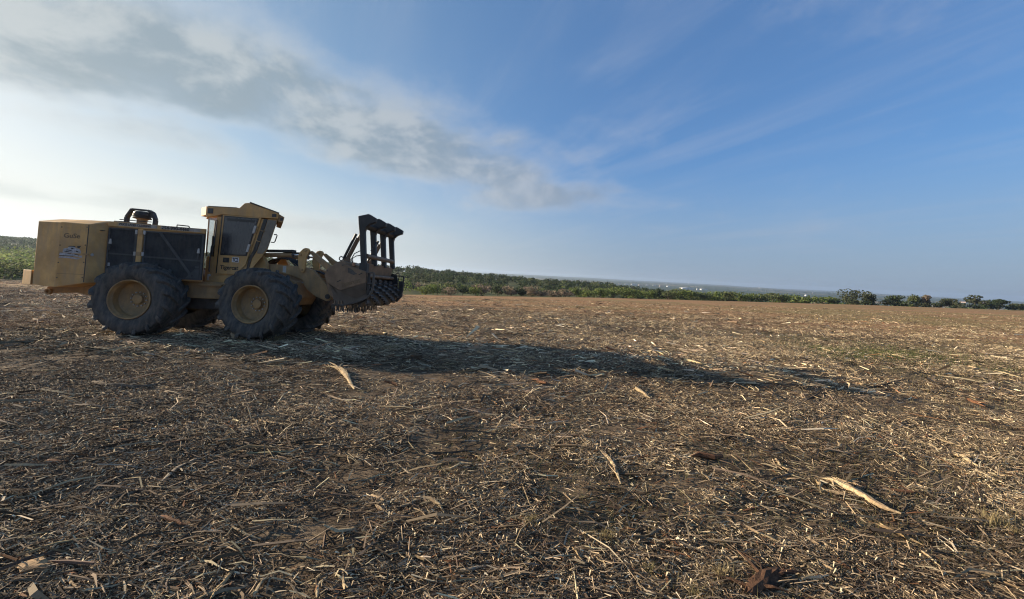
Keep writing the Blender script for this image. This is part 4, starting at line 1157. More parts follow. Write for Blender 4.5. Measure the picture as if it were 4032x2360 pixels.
def stick_mesh(name, pts, r, kind, seed, nm):
    """an irregular, tapering broken piece of wood along ground points"""
    rng = random.Random(seed)
    r *= 0.75 if r > 0.022 else 0.85
    P = []
    for a, b_ in zip(pts[:-1], pts[1:]):
        seg = 3 if len(pts) < 4 else 2
        for q in range(seg):
            f = q / seg
            P.append((a[0] + (b_[0] - a[0]) * f, a[1] + (b_[1] - a[1]) * f))
    P.append(pts[-1])
    n = len(P)
    ln = sum(math.dist(p, q) for p, q in zip(P[:-1], P[1:]))
    path = []; rad = []
    lift = rng.uniform(0.0, 0.25) * min(ln, 0.5)
    for i, (x, y) in enumerate(P):
        f = i / (n - 1)
        jx, jy = rng.uniform(-1, 1) * r * 0.35, rng.uniform(-1, 1) * r * 0.35
        rr = r * (0.72 + 0.5 * rng.random()) * (1.0 if f < 0.6 else 1.0 - 0.75 * (f - 0.6) / 0.4)
        if i == 0: rr *= 0.55
        zz = hz(x, y) + r * 0.55 + 0.016 + lift * 0.35 * (f if 'tip' in nm or 'raised' in nm else math.sin(f * 3.1) * 0.25)
        path.append((x + jx, y + jy, zz)); rad.append(max(rr, 0.0015))
    o = Vector(path[0])
    mb = MB()
    sides = 7
    mb.tube([Vector(p) - o for p in path], rad, sides)
    # flatten and roughen the section a little
    for i, v in enumerate(mb.v):
        ring = i // sides
        c = Vector(path[min(ring, n - 1)]) - o
        d = Vector(v) - c
        k_ = 0.72 + 0.5 * rng.random()
        mb.v[i] = tuple(c + Vector((d.x * k_, d.y * k_, d.z * (0.75 if kind in ('pale', 'straw') else 0.95) * k_)))
    # side splinters, forks and ragged ends
    extra = 2 if ('fork' in nm or 'Y' in nm or 'side arm' in nm) else (3 if 'split' in nm or 'ragged' in nm or 'frayed' in nm else (1 if rng.random() < 0.45 else 0))
    for q in range(extra):
        i = rng.randint(0, 1) if ('split' in nm or 'ragged' in nm or 'frayed' in nm) else rng.randint(1, n - 2)
        p = Vector(path[i]) - o
        dr = (Vector(path[min(i + 1, n - 1)]) - Vector(path[max(i - 1, 0)])).normalized()
        if rng.random() < 0.6: dr = -dr
        ang = rng.choice((-1, 1)) * rng.uniform(0.25, 0.8)
        dr = Matrix.Rotation(ang, 3, 'Z') @ dr
        L = ln * rng.uniform(0.22, 0.42)
        e = p + dr * L + Vector((0, 0, rng.uniform(0.0, 0.06) * ln))
        m_ = p.lerp(e, 0.5) + Vector((rng.uniform(-1, 1), rng.uniform(-1, 1), 0.4)) * r * 0.5
        mb.tube([p, m_, e], [rad[i] * 0.62, rad[i] * 0.42, 0.0015], 5)
    if 'split' in nm or 'frayed' in nm or 'ragged' in nm or 'bundle' in nm:
        d0 = (Vector(path[1]) - Vector(path[0])).normalized()
        sd_ = Vector((-d0.y, d0.x, 0))
        for q in range(9):
            off = sd_ * rng.uniform(-1.3, 1.3) * r + Vector((0, 0, rng.uniform(-0.3, 0.6) * r))
            s0 = rng.uniform(-0.12, 0.25) * ln
            a = d0 * s0 + off * 1.25
            b2 = Vector(path[n // 2]) - o + off * 0.3
            mb.tube([a, a.lerp(b2, 0.5) + off * 0.15, b2], [r * 0.06, r * rng.uniform(0.16, 0.34), r * 0.08], 4)
    me = bpy.data.meshes.new(name)
    me.from_pydata(mb.v, [], mb.f)
    me.materials.append(WOOD[kind])
    if kind not in ('pale', 'straw', 'red'):
        me.polygons.foreach_set('use_smooth', [True] * len(me.polygons))
        me.set_sharp_from_angle(angle=R(38))
    return me, o


def chunk_mesh(name, pts, r, kind, seed):
    """a lumpy torn stump or bark slab"""
    rng = random.Random(seed)
    a, b_ = Vector((*pts[0], 0)), Vector((*pts[-1], 0))
    c = (a + b_) / 2
    ax = (b_ - a); L = ax.length / 2
    ax.normalize()
    ay = Vector((-ax.y, ax.x, 0))
    nu, nv = 14, 9
    vs = []; fs = []
    for i in range(nv + 1):
        th = math.pi * i / nv
        for j in range(nu):
            ph = 2 * math.pi * j / nu
            k_ = 0.75 + 0.35 * rng.random() + 0.12 * math.sin(3 * ph + i)
            p = ax * math.cos(th) * L * 1.05 * (0.9 + 0.2 * rng.random()) + (ay * math.cos(ph) * r * 1.1 + Vector((0, 0, 1)) * math.sin(ph) * r * (0.55 if kind == 'chunk' else 0.85)) * math.sin(th) * k_
            vs.append(p)
    for i in range(nv):
        for j in range(nu):
            j2 = (j + 1) % nu
            fs.append((i * nu + j, i * nu + j2, (i + 1) * nu + j2, (i + 1) * nu + j))
    mb = MB().add(vs, fs)
    if kind == 'stump':
        for q in range(7):
            p = ax * rng.uniform(-L, L) * 0.7
            e = p + (ax * rng.uniform(-1, 1) + ay * rng.uniform(-1.2, 1.2)) * L * rng.uniform(0.7, 1.2) + Vector((0, 0, rng.uniform(-0.2, 0.9) * r))
            mb.tube([p, p.lerp(e, 0.5) + Vector((0, 0, r * 0.3)), e], [r * 0.35, r * 0.2, 0.003], 6)
    me = bpy.data.meshes.new(name)
    me.from_pydata(mb.v, [], mb.f)
    me.materials.append(WOOD[kind])
    o = Vector((c.x, c.y, hz(c.x, c.y) + r * 0.30 + 0.02))
    return me, o


CATS = {'bark_chunk': 'bark', 'bark_piece': 'bark', 'bark_strip': 'bark', 'root_stump': 'stump', 'wood_chip': 'wood chip', 'splinter': 'splinter', 'long_splinter': 'splinter', 'curved_splinter': 'splinter', 'log': 'log', 'split_log': 'log', 'straw_bundle': 'straw', 'wood_block': 'wood block', 'twig': 'twig', 'forked_twig': 'twig', 'forked_root': 'root', 'split_stub': 'stump'}


def build_sticks():
    for i, (nm, lab, kind, r, pts) in enumerate(STICKS):
        if kind in ('chunk', 'stump'):
            me, o = chunk_mesh(nm, pts, r, kind, 100 + i)
        else:
            me, o = stick_mesh(nm, pts, r, kind, 100 + i, nm + ' ' + lab)
        ob = link(nm, me, None, label=lab, category=CATS.get(nm, 'branch' if 'branch' in nm else 'stick'))
        ob.location = o


build_sticks()


# ------------------------------------------------------------------ mulch layer: fibres, chips and twigs
PAL = np.array([[0.085, 0.061, 0.040], [0.165, 0.118, 0.075], [0.25, 0.192, 0.132], [0.35, 0.268, 0.172], [0.53, 0.41, 0.25], [0.78, 0.65, 0.43], [0.27, 0.130, 0.062]])
PALW = np.array([0.21, 0.22, 0.18, 0.13, 0.11, 0.11, 0.04]); PALW = PALW / PALW.sum()


def fibres(rng, x, y, L, rad, two_seg, pitch_s, ang, col, z_off, flatground=False):
    """vectorised bent three-sided fibres; returns V, F(tri/quads), C"""
    n = len(x)
    g = np.zeros(n) if flatground else height(x, y)
    ca, sa = np.cos(ang), np.sin(ang)
    pitch = rng.normal(0, pitch_s, n)
    dirv = np.stack([ca * np.cos(pitch), sa * np.cos(pitch), np.sin(pitch)], -1)
    sidev = np.stack([-sa, ca, np.zeros(n)], -1)
    upv = np.cross(dirv, sidev)
    c = np.stack([x, y, g + rad * 0.6 + z_off + np.abs(np.sin(pitch)) * L * 0.45], -1)
    ts = (-0.5, 0.0, 0.5) if two_seg else (-0.5, 0.5)
    bend = rng.normal(0, 0.065, n) * L
    bz = np.abs(rng.normal(0, 0.04, n)) * L
    rings = []
    roll = rng.uniform(0, 2 * np.pi, n)
    flat = rng.uniform(0.45, 1.0, n)
    for ti, t in enumerate(ts):
        mid = 1.0 if abs(t) < 0.1 else 0.0
        p = c + dirv * (L * t)[:, None] + sidev * (bend * mid)[:, None] + upv * (bz * mid)[:, None]
        taper = (0.9 if t < 0 else 0.35) if not mid else 1.0
        rr = rad * taper * rng.uniform(0.7, 1.2, n)
        for q in range(3):
            a = roll + q * 2 * np.pi / 3
            rings.append(p + sidev * (np.cos(a) * rr)[:, None] + upv * (np.sin(a) * rr * flat)[:, None])
    k = len(rings)
    V = np.stack(rings, 1).reshape(-1, 3)
    base = (np.arange(n) * k)[:, None]
    fl = []
    for s in range(len(ts) - 1):
        for q in range(3):
            q2 = (q + 1) % 3
            fl.append([s * 3 + q, s * 3 + q2, (s + 1) * 3 + q2, (s + 1) * 3 + q])
    fl = np.array(fl)
    F = (base[:, :, None] + fl[None]).reshape(-1, 4)
    C = np.repeat(col, k, axis=0)
    return V, F, C


def inside_machine_clear(x, y):
    return np.ones(len(x), bool)


def build_mulch():
    rng = np.random.default_rng(7)
    sets = []
    def sample(n, y0, y1, azmax=66, power=1.0):
        u = rng.random(n)
        y = y0 * (y1 / y0) ** u
        t = rng.uniform(-1.62, 1.62, n)
        return t * y, y
    def angles(x, y, n):
        # mostly laid along the machine's passes, combed a little by each pass
        lane = vnoise(x / 2.5, y / 1.6, 41) * 1.6
        a = np.where(rng.random(n) < 0.55, rng.normal(0.05, 0.38, n) + lane, rng.uniform(0, np.pi, n))
        return a + np.where(rng.random(n) < 0.5, np.pi, 0)
    def colours(n, x, y, w=None):
        idx = rng.choice(len(PAL), n, p=PALW if w is None else w)
        c = PAL[idx] * rng.uniform(0.65, 1.3, (n, 1)) * rng.uniform(0.94, 1.06, (n, 3))
        tint = np.clip(vnoise(x / 2.2, y / 1.8, 51) * 1.6 + 1.0, 0.6, 1.5)
        return c * tint[:, None]
    # patchiness so that bare soil shows through
    def thin(x, y, keep=0.25):
        p = vnoise(x / 0.9, y / 0.7, 61) + vnoise(x / 0.33, y / 0.28, 62) * 0.7
        t = x / y
        prob = np.clip(0.72 + p * 1.3 - np.clip(t - 0.0, 0, 1) * 0.22, keep, 1)
        return rng.random(len(x)) < prob
    out = []
    # fine fibres close by
    n = 78000
    x, y = sample(n, 1.25, 8.5)
    m_ = thin(x, y); x, y = x[m_], y[m_]; n = len(x)
    L = rng.lognormal(math.log(0.066), 0.6, n) * np.clip((y / 3.0), 0.8, 2) ** 0.5
    L = np.clip(L, 0.015, 0.5)
    rad = np.clip(L * rng.lognormal(math.log(0.034), 0.45, n), 0.0011, 0.007)
    out.append(fibres(rng, x, y, L, rad, True, 0.13, angles(x, y, n), colours(n, x, y), rng.uniform(0, 0.016, n)))
    # longer twigs and split sticks lying about
    n = 2600
    x, y = sample(n, 1.7, 11.0)
    keep = rng.random(n) < np.clip(0.75 - x / y * 0.35, 0.25, 1)
    x, y = x[keep], y[keep]; n = len(x)
    L = np.clip(rng.lognormal(math.log(0.17), 0.45, n) * np.clip(y / 3.0, 0.8, 3) ** 0.5, 0.08, 0.9)
    rad = np.clip(L * rng.lognormal(math.log(0.024), 0.4, n), 0.002, 0.016)
    wl = np.array([0.18, 0.22, 0.25, 0.15, 0.10, 0.07, 0.03]); wl = wl / wl.sum()
    a_ = np.where(rng.random(n) < 0.7, rng.normal(0.12, 0.35, n), rng.uniform(0, np.pi, n))
    out.append(fibres(rng, x, y, L, rad, True, 0.07, a_, colours(n, x, y, wl), rng.uniform(0.008, 0.028, n)))
    # fibres and chips farther out
    n = 170000
    x, y = sample(n, 7.0, 75.0)
    m_ = thin(x, y, 0.3)
    e = edge_depth(np.clip(x / y, -1.6, 1.6)) - 3
    m_ &= y < e
    dens = np.clip(1.1 - (y - 8) / 60 - np.clip(x / y, 0, 1.3) * 0.42, 0.10, 1)
    m_ &= rng.random(n) < dens
    x, y = x[m_], y[m_]; n = len(x)
    L = rng.lognormal(math.log(0.105), 0.5, n) * (y / 10) ** 0.35
    rad = L * rng.lognormal(math.log(0.060), 0.4, n)
    w = PALW * np.array([0.7, 0.9, 1, 1.1, 1.4, 1.9, 1.2]); w /= w.sum()
    out.append(fibres(rng, x, y, L, rad, False, 0.16, angles(x, y, n), colours(n, x, y, w), rng.uniform(0, 0.03, n)))
    V = []; F = []; C = []; o = 0
    for v, f, c in out:
        V.append(v); F.append(f + o); C.append(c); o += len(v)
    me = mesh_np('mulch', np.concatenate(V), np.concatenate(F), M['debris'], np.concatenate(C))
    link('mulch', me, kind='stuff', label='layer of shredded wood fibres and chips covering the field', category='mulch')
    build_shreds(rng)


def build_shreds(rng):
    """dense mat of fine shreds: small clumps instanced over the field"""
    coll = bpy.data.collections.new('shred_clumps')
    nvar = 15
    for v in range(nvar):
        n = 46
        tone = v % 3                                   # dark, mixed, pale
        x = rng.normal(0, 0.085, n); y = rng.normal(0, 0.085, n)
        L = np.clip(rng.lognormal(math.log(0.031), 0.65, n), 0.010, 0.18)
        rad = np.clip(L * rng.lognormal(math.log(0.062), 0.5, n), 0.0010, 0.006)
        ch = rng.random(n) < 0.30                       # short thick chips among the fibres
        L = np.where(ch, rng.uniform(0.012, 0.035, n), L); rad = np.where(ch, L * rng.uniform(0.12, 0.24, n), rad)
        ang = np.where(rng.random(n) < 0.6, rng.normal(0, 0.45, n), rng.uniform(0, 6.28, n))
        w = np.array([[2.0, 1.6, 1.0, 0.7, 0.4, 0.25, 1.2], [0.8, 1.0, 1.1, 1.1, 1.1, 0.9, 1.0], [0.4, 0.6, 0.9, 1.2, 1.8, 2.2, 0.8]][tone]) * PALW
        c = PAL[rng.choice(len(PAL), n, p=w / w.sum())] * rng.uniform(0.6, 1.35, (n, 1))
        V, F, C = fibres(rng, x, y, L, rad, False, 0.24, ang, c, rng.uniform(0.0, 0.02, n), flatground=True)
        me = mesh_np('shred_clump', V, F, M['debris'], C)
        coll.objects.link(bpy.data.objects.new('shred_clump_%02d' % v, me))
    X = []; Y = []; S = []
    for (y0, y1, n, sc) in ((1.2, 3.5, 6500, 0.85), (3.5, 7, 11000, 1.0), (7, 15, 19000, 1.35), (15, 32, 15000, 2.0), (32, 70, 9000, 2.8)):
        y = np.sqrt(rng.uniform(y0 * y0, y1 * y1, n)); t = rng.uniform(-1.62, 1.62, n)
        x = t * y
        p = vnoise(x / 1.3, y / 0.8, 91) * 1.1 + vnoise(x / 0.45, y / 0.3, 92) * 0.9 + vnoise(x / 4, y / 2.2, 93) * 0.9
        pr = np.clip(0.58 + p * 1.8 - np.clip(t, 0, 1.2) * (0.12 + 0.33 * np.clip((y - 6) / 8, 0, 1)) - np.clip((y - 18) / 70, 0, 0.6), 0.07, 1)
        m_ = (rng.random(n) < pr) & (y < edge_depth(np.clip(t, -1.6, 1.6)) - 2)
        X.append(x[m_]); Y.append(y[m_]); S.append(sc * rng.uniform(0.75, 1.35, m_.sum()))
    x = np.concatenate(X); y = np.concatenate(Y); sc = np.concatenate(S); n = len(x)
    lane = vnoise(x / 2.5, y / 1.6, 41) * 1.4
    rz = np.where(rng.random(n) < 0.6, rng.normal(0.05, 0.35, n) + lane, rng.uniform(0, 6.28, n))
    pts = np.stack([x, y, height(x, y) + 0.002], -1)
    me = bpy.data.meshes.new('shredded_wood')
    me.vertices.add(n); me.vertices.foreach_set('co', pts.astype(np.float32).ravel())
    tonev = np.clip(np.floor(1.5 + vnoise(x / 1.7, y / 1.1, 95) * 2.6 + vnoise(x / 6, y / 4, 96) * 1.4 + rng.normal(0, 0.55, n) - 0.12 + 0.55 * np.clip((y - 6) / 5, 0, 1) * np.clip((34 - y) / 14, 0, 1)), 0, 2).astype(int)
    idx = (tonev + 3 * rng.integers(0, nvar // 3, n)).astype(np.int32)
    at = me.attributes.new('idx', 'INT', 'POINT'); at.data.foreach_set('value', idx)
    at = me.attributes.new('siz', 'FLOAT', 'POINT'); at.data.foreach_set('value', sc.astype(np.float32))
    rot = np.zeros((n, 3), np.float32); rot[:, 2] = rz; rot[:, 0] = rng.normal(0, 0.05, n); rot[:, 1] = rng.normal(0, 0.05, n)
    at = me.attributes.new('rot', 'FLOAT_VECTOR', 'POINT'); at.data.foreach_set('vector', rot.ravel())
    o = link('shredded_wood', me, kind='stuff', label='fine shredded wood matted over the soil', category='mulch')
    ng = bpy.data.node_groups.new('scatter_shreds', 'GeometryNodeTree')
    ng.interface.new_socket('Geometry', in_out='INPUT', socket_type='NodeSocketGeometry')
    ng.interface.new_socket('Geometry', in_out='OUTPUT', socket_type='NodeSocketGeometry')
    gi = ng.nodes.new('NodeGroupInput'); go = ng.nodes.new('NodeGroupOutput')
    ci = ng.nodes.new('GeometryNodeCollectionInfo')
    ci.inputs['Collection'].default_value = coll
    ci.inputs['Separate Children'].default_value = True
    ci.inputs['Reset Children'].default_value = True
    ip = ng.nodes.new('GeometryNodeInstanceOnPoints')
    ip.inputs['Pick Instance'].default_value = True
    def named(nm, ty):
        nd = ng.nodes.new('GeometryNodeInputNamedAttribute')
        nd.data_type = ty
        nd.inputs['Name'].default_value = nm
        return nd.outputs[0]
    L_ = ng.links.new
    L_(gi.outputs[0], ip.inputs['Points'])
    L_(ci.outputs[0], ip.inputs['Instance'])
    L_(named('idx', 'INT'), ip.inputs['Instance Index'])
    L_(named('rot', 'FLOAT_VECTOR'), ip.inputs['Rotation'])
    L_(named('siz', 'FLOAT'), ip.inputs['Scale'])
    L_(ip.outputs[0], go.inputs[0])
    md = o.modifiers.new('scatter', 'NODES')
    md.node_group = ng



def build_loose_splinters():
    """bigger pieces strewn over the field, each its own thing"""
    rng = random.Random(91)
    kinds = {'pale': ('wood_splinter', 'splinter', 'small loose bright splinter strewn on the mulch'),
             'straw': ('wood_splinter', 'splinter', 'small loose straw coloured splinter strewn on the mulch'),
             'greypale': ('loose_stick', 'stick', 'small loose bleached grey stick strewn on the mulch'),
             'grey': ('loose_stick', 'stick', 'small loose brown stick strewn on the mulch'),
             'red': ('bark_scrap', 'bark', 'small loose reddish bark scrap strewn on the mulch')}
    protos = {}
    for kd in kinds:
        protos[kd] = []
        for q in range(5):
            L = 1.0
            pts = [(-0.5, 500.0), (-0.15, 500.0 + rng.uniform(-.12, .12)), (0.2, 500.0 + rng.uniform(-.12, .12)), (0.5, 500.0 + rng.uniform(-.1, .1))]
            sides = 6
            mb = MB()
            r = {'pale': 0.045, 'straw': 0.045, 'greypale': 0.03, 'grey': 0.032, 'red': 0.075}[kd]
            path = [Vector((p[0], p[1] - 500.0, rng.uniform(0, 0.03))) for p in pts]
            mb.tube(path, [r * 0.6, r * rng.uniform(.8, 1.2), r * rng.uniform(.7, 1.1), r * 0.15], sides)
            for i, v in enumerate(mb.v):
                mb.v[i] = (v[0] + rng.uniform(-.02, .02), v[1] * rng.uniform(0.8, 1.2), v[2] * rng.uniform(0.7, 1.1))
            me = bpy.data.meshes.new(kinds[kd][0])
            me.from_pydata(mb.v, [], mb.f)
            me.materials.append(WOOD[kd])
            protos[kd].append(me)
    for q in range(230):
        kd = rng.choices(list(kinds), (0.42, 0.20, 0.20, 0.10, 0.08))[0]
        y = 2.3 * (14.0 / 2.3) ** rng.random()
        x = rng.uniform(-1.3, 1.3) * y
        if -11.5 < x < -2.5 and 8.0 < y < 12.5:
            continue
        nm, cat, lab = kinds[kd]
        zone = ('left' if x / y < -0.45 else 'centre' if x / y < 0.45 else 'right')
        zone = zone + ' foreground' if y < 3.6 else ('middle ' + zone) if y < 7 else ('far ' + zone)
        lab = lab.replace('strewn on the mulch', 'lying on the mulch, ' + zone)
        o = link(nm, rng.choice(protos[kd]), None, label=lab, category=cat, group=lab.replace('small loose ', 'loose ').replace(' lying on the mulch,', 's,'))
        s = rng.lognormvariate(math.log(0.15), 0.35) * (y / 3.5) ** 0.45
        o.scale = (s, s * rng.uniform(0.7, 1.3), s * rng.uniform(0.7, 1.2))
        o.rotation_euler = (0, rng.gauss(0, 0.10), rng.gauss(0.1, 0.7) + rng.choice((0, math.pi)))
        o.location = (x, y, hz(x, y) + 0.03 * s + 0.018)


build_mulch()
build_loose_splinters()

# ------------------------------------------------------------------ grass
TUFTS = [
    ('large dry grass tuft left of the torn root stump', 1.425, 2.447, 0.11, 0.0),
    ('dry grass tuft at the bottom edge left of the stump', 1.181, 2.277, 0.09, 0.2),
    ('pale dry grass tuft near the right picture edge', 4.032, 3.144, 0.13, 0.0),
    ('small pale grass tuft right below the one near the right edge', 4.061, 3.024, 0.07, 0.0),
    ('dry grass tuft right of centre below the lone broken branch', 0.770, 2.765, 0.10, 0.2),
    ('greenish grass tuft left of the large dry tuft', 0.985, 2.449, 0.08, 0.7),
    ('small grass tuft in the centre foreground', 0.238, 2.864, 0.07, 0.5),
    ('dry grass tuft at the foot of the front tyre', -5.642, 9.30, 0.22, 0.0),
    ('dry grass tuft in the machine shadow', -2.717, 8.837, 0.16, 0.0),
]


def blades(rng, x, y, z, h, w, col, lean=0.5):
    n = len(x)
    a = rng.uniform(0, 2 * np.pi, n)
    ln = np.abs(rng.normal(0, lean, n))
    dx, dy = np.cos(a), np.sin(a)
    px, py = -dy * w / 2, dx * w / 2
    b0 = np.stack([x - px, y - py, z], -1); b1 = np.stack([x + px, y + py, z], -1)
    mx = x + dx * h * 0.25 * ln; my = y + dy * h * 0.25 * ln
    m0 = np.stack([mx - px * 0.8, my - py * 0.8, z + h * 0.6], -1); m1 = np.stack([mx + px * 0.8, my + py * 0.8, z + h * 0.6], -1)
    tp = np.stack([x + dx * h * 0.75 * ln, y + dy * h * 0.75 * ln, z + h * (1 - 0.25 * np.minimum(ln, 1.5))], -1)
    V = np.stack([b0, b1, m1, m0, tp], 1).reshape(-1, 3)
    base = (np.arange(n) * 5)[:, None, None]
    F = (base + np.array([[0, 1, 2], [0, 2, 3], [3, 2, 4]])[None]).reshape(-1, 3)
    return V, F, np.repeat(col, 5, axis=0)


DRY = np.array([0.34, 0.27, 0.14]); GRN = np.array([0.085, 0.115, 0.035]); OLV = np.array([0.16, 0.15, 0.06])


def build_grass():
    rng = np.random.default_rng(17)
    for lab, x0, y0, h, g in TUFTS:
        n = 130
        rad = np.abs(rng.normal(0, h * 0.55, n)); a = rng.uniform(0, 2 * np.pi, n)
        x = x0 + np.cos(a) * rad * 1.3; y = y0 + np.sin(a) * rad
        f = np.clip(rng.normal(g, 0.2, n), 0, 1)[:, None]
        col = (DRY * (1 - f) + OLV * f) * rng.uniform(0.6, 1.25, (n, 1))
        V, F, C = blades(rng, x - x0, y - y0, np.zeros(n) - 0.005, h * rng.uniform(0.4, 1.1, n), 0.0022 + 0.0006 * y0 * np.ones(n) * 0.6, col, 0.8)
        me = mesh_np('grass_tuft', V, F, M['grass'], C)
        o = link('grass_tuft', me, None, label=lab, category='grass tuft', group='dry grass tufts')
        o.location = (x0, y0, hz(x0, y0))
    # thin new grass over the right half and farther out
    n = 85000
    y = 2.0 * (70 / 2.0) ** rng.random(n)
    t = rng.uniform(-0.5, 1.6, n)
    x = t * y
    p = vnoise(x / 3.0, y / 2.0, 71) + 0.6 * vnoise(x / 0.8, y / 0.6, 72) + 0.35 * np.clip(t, -0.4, 0.9) + 0.12 * np.clip((y - 6) / 8, -1, 1) - 0.10
    keep = rng.random(n) < np.clip(p * 2.2, 0, 1)
    x, y = x[keep], y[keep]; n = len(x)
    npch = 9000
    x = np.concatenate([x, rng.normal(11.6, 1.9, npch)]); y = np.concatenate([y, rng.normal(12.0, 1.1, npch)]); n = len(x)
    gf = np.clip(0.45 + 1.2 * np.exp(-((x - 11.6) / 3) ** 2 - ((y - 12.0) / 2) ** 2) + vnoise(x / 6, y / 4, 73) * 1.6 + rng.normal(0, 0.2, n), 0, 1)[:, None]
    col = (DRY * 0.75 * (1 - gf) + (GRN * 0.7 + OLV * 0.3) * gf) * rng.uniform(0.6, 1.3, (n, 1))
    h = 0.012 + rng.lognormal(math.log(0.042), 0.4, n) * (y / 4) ** 0.35
    V, F, C = blades(rng, x, y, height(x, y) - 0.004, h, np.clip(0.0016 * (y / 3), 0.0018, 0.03), col, 0.9)
    me = mesh_np('sparse_grass', V, F, M['grass'], C)
    link('sparse_grass', me, kind='stuff', label='thin dry and green grass growing through the mulch', category='grass')


build_grass()


# ------------------------------------------------------------------ trees and bushes
def crown_np(rng, w, h, z0, n, leaf, lobes, tone):
    """leaf clumps spread over several lobes; returns V, F, C"""
    lc = []
    for q in range(lobes):
        a = rng.uniform(0, 2 * np.pi)
        rr = rng.uniform(0, 0.33) * w
        lc.append((math.cos(a) * rr, math.sin(a) * rr, z0 + h * rng.uniform(0.30, 0.78), w * rng.uniform(0.20, 0.34), h * rng.uniform(0.16, 0.30)))
    lc = np.array(lc)
    idx = rng.integers(0, lobes, n)
    d = rng.normal(0, 1, (n, 3)); d /= np.linalg.norm(d, axis=1)[:, None]
    sh = rng.uniform(0.55, 1.08, n) ** 0.6
    c = lc[idx, :3] + d * np.stack([lc[idx, 3], lc[idx, 3], lc[idx, 4]], -1) * sh[:, None]
    c[:, 2] = np.maximum(c[:, 2], z0 + 0.05 * h)
    nrm = d * 0.6 + rng.normal(0, 0.6, (n, 3)); nrm /= np.linalg.norm(nrm, axis=1)[:, None]
    u = np.cross(nrm, rng.normal(0, 1, (n, 3))); u /= np.linalg.norm(u, axis=1)[:, None]
    v = np.cross(nrm, u)
    s = leaf * rng.uniform(0.55, 1.35, n)[:, None]
    b = s * rng.uniform(0.45, 0.9, (n, 1))
    V = np.stack([c - u * s - v * b * 0.3, c + u * 0.2 * s - v * b, c + u * s + v * b * 0.2, c - u * 0.15 * s + v * b], 1).reshape(-1, 3)
    F = np.arange(n * 4).reshape(-1, 4)
    col = np.asarray(tone) * rng.uniform(0.65, 1.35, (n, 1)) * rng.uniform(0.9, 1.1, (n, 3))
    return V, F, np.repeat(col, 4, axis=0)


JUNIPER = (0.046, 0.066, 0.032); OAK = (0.066, 0.078, 0.042); MESQ = (0.135, 0.172, 0.052); GREYB = (0.200, 0.158, 0.112); OLIVE = (0.110, 0.130, 0.055); FRESH = (0.20, 0.245, 0.080)


def make_tree(name, label, cat, x, y, h, w, tone, seed, group, trunk=0.25, lobes=7, n=330, leaf=None, sink=0.15):
    rng = np.random.default_rng(seed)
    z = hz(x, y, False) - sink
    root = link(name, None, None, label=label, category=cat, group=group)
    root.location = (x, y, z)
    root.empty_display_size = 0.5
    leaf = leaf or max(0.2, 0.0021 * y)
    V, F, C = crown_np(rng, w, h * (1 - trunk * 0.6), h * trunk * 0.6, n, leaf, lobes, tone)
    me = mesh_np('crown', V, F, M['leaf'], C)
    link('crown', me, root)
    mb = MB()
    tops = []
    th = h * (0.35 + trunk * 0.5)
    mb.tube([(0, 0, -0.3), (0.03 * w, 0, th * 0.5), (0.05 * w, 0.02 * w, th)], [0.035 * h, 0.026 * h, 0.018 * h], 6)
    for q in range(4):
        a = rng.uniform(0, 6.28)
        zz = th * rng.uniform(0.45, 0.95)
        e = (math.cos(a) * w * 0.30, math.sin(a) * w * 0.30, min(h * 0.85, zz + h * rng.uniform(0.15, 0.35)))
        mb.tube([(0.03 * w, 0, zz), tuple((p + q_) / 2 for p, q_ in zip((0.03 * w, 0, zz + 0.08 * h), e)), e], [0.016 * h, 0.011 * h, 0.004 * h], 5)
    mb.build('trunk', 'trunk', root, smooth=60)
    return root


ORD = ['first', 'second', 'third', 'fourth', 'fifth', 'sixth', 'seventh', 'eighth', 'ninth', 'tenth', 'eleventh', 'twelfth', 'thirteenth', 'fourteenth', 'fifteenth', 'sixteenth', 'seventeenth', 'eighteenth', 'nineteenth', 'twentieth', 'twenty first', 'twenty second', 'twenty third', 'twenty fourth', 'twenty fifth', 'twenty sixth', 'twenty seventh', 'twenty eighth', 'twenty ninth', 'thirtieth', 'thirty first', 'thirty second', 'thirty third', 'thirty fourth', 'thirty fifth', 'thirty sixth', 'thirty seventh', 'thirty eighth', 'thirty ninth', 'fortieth']


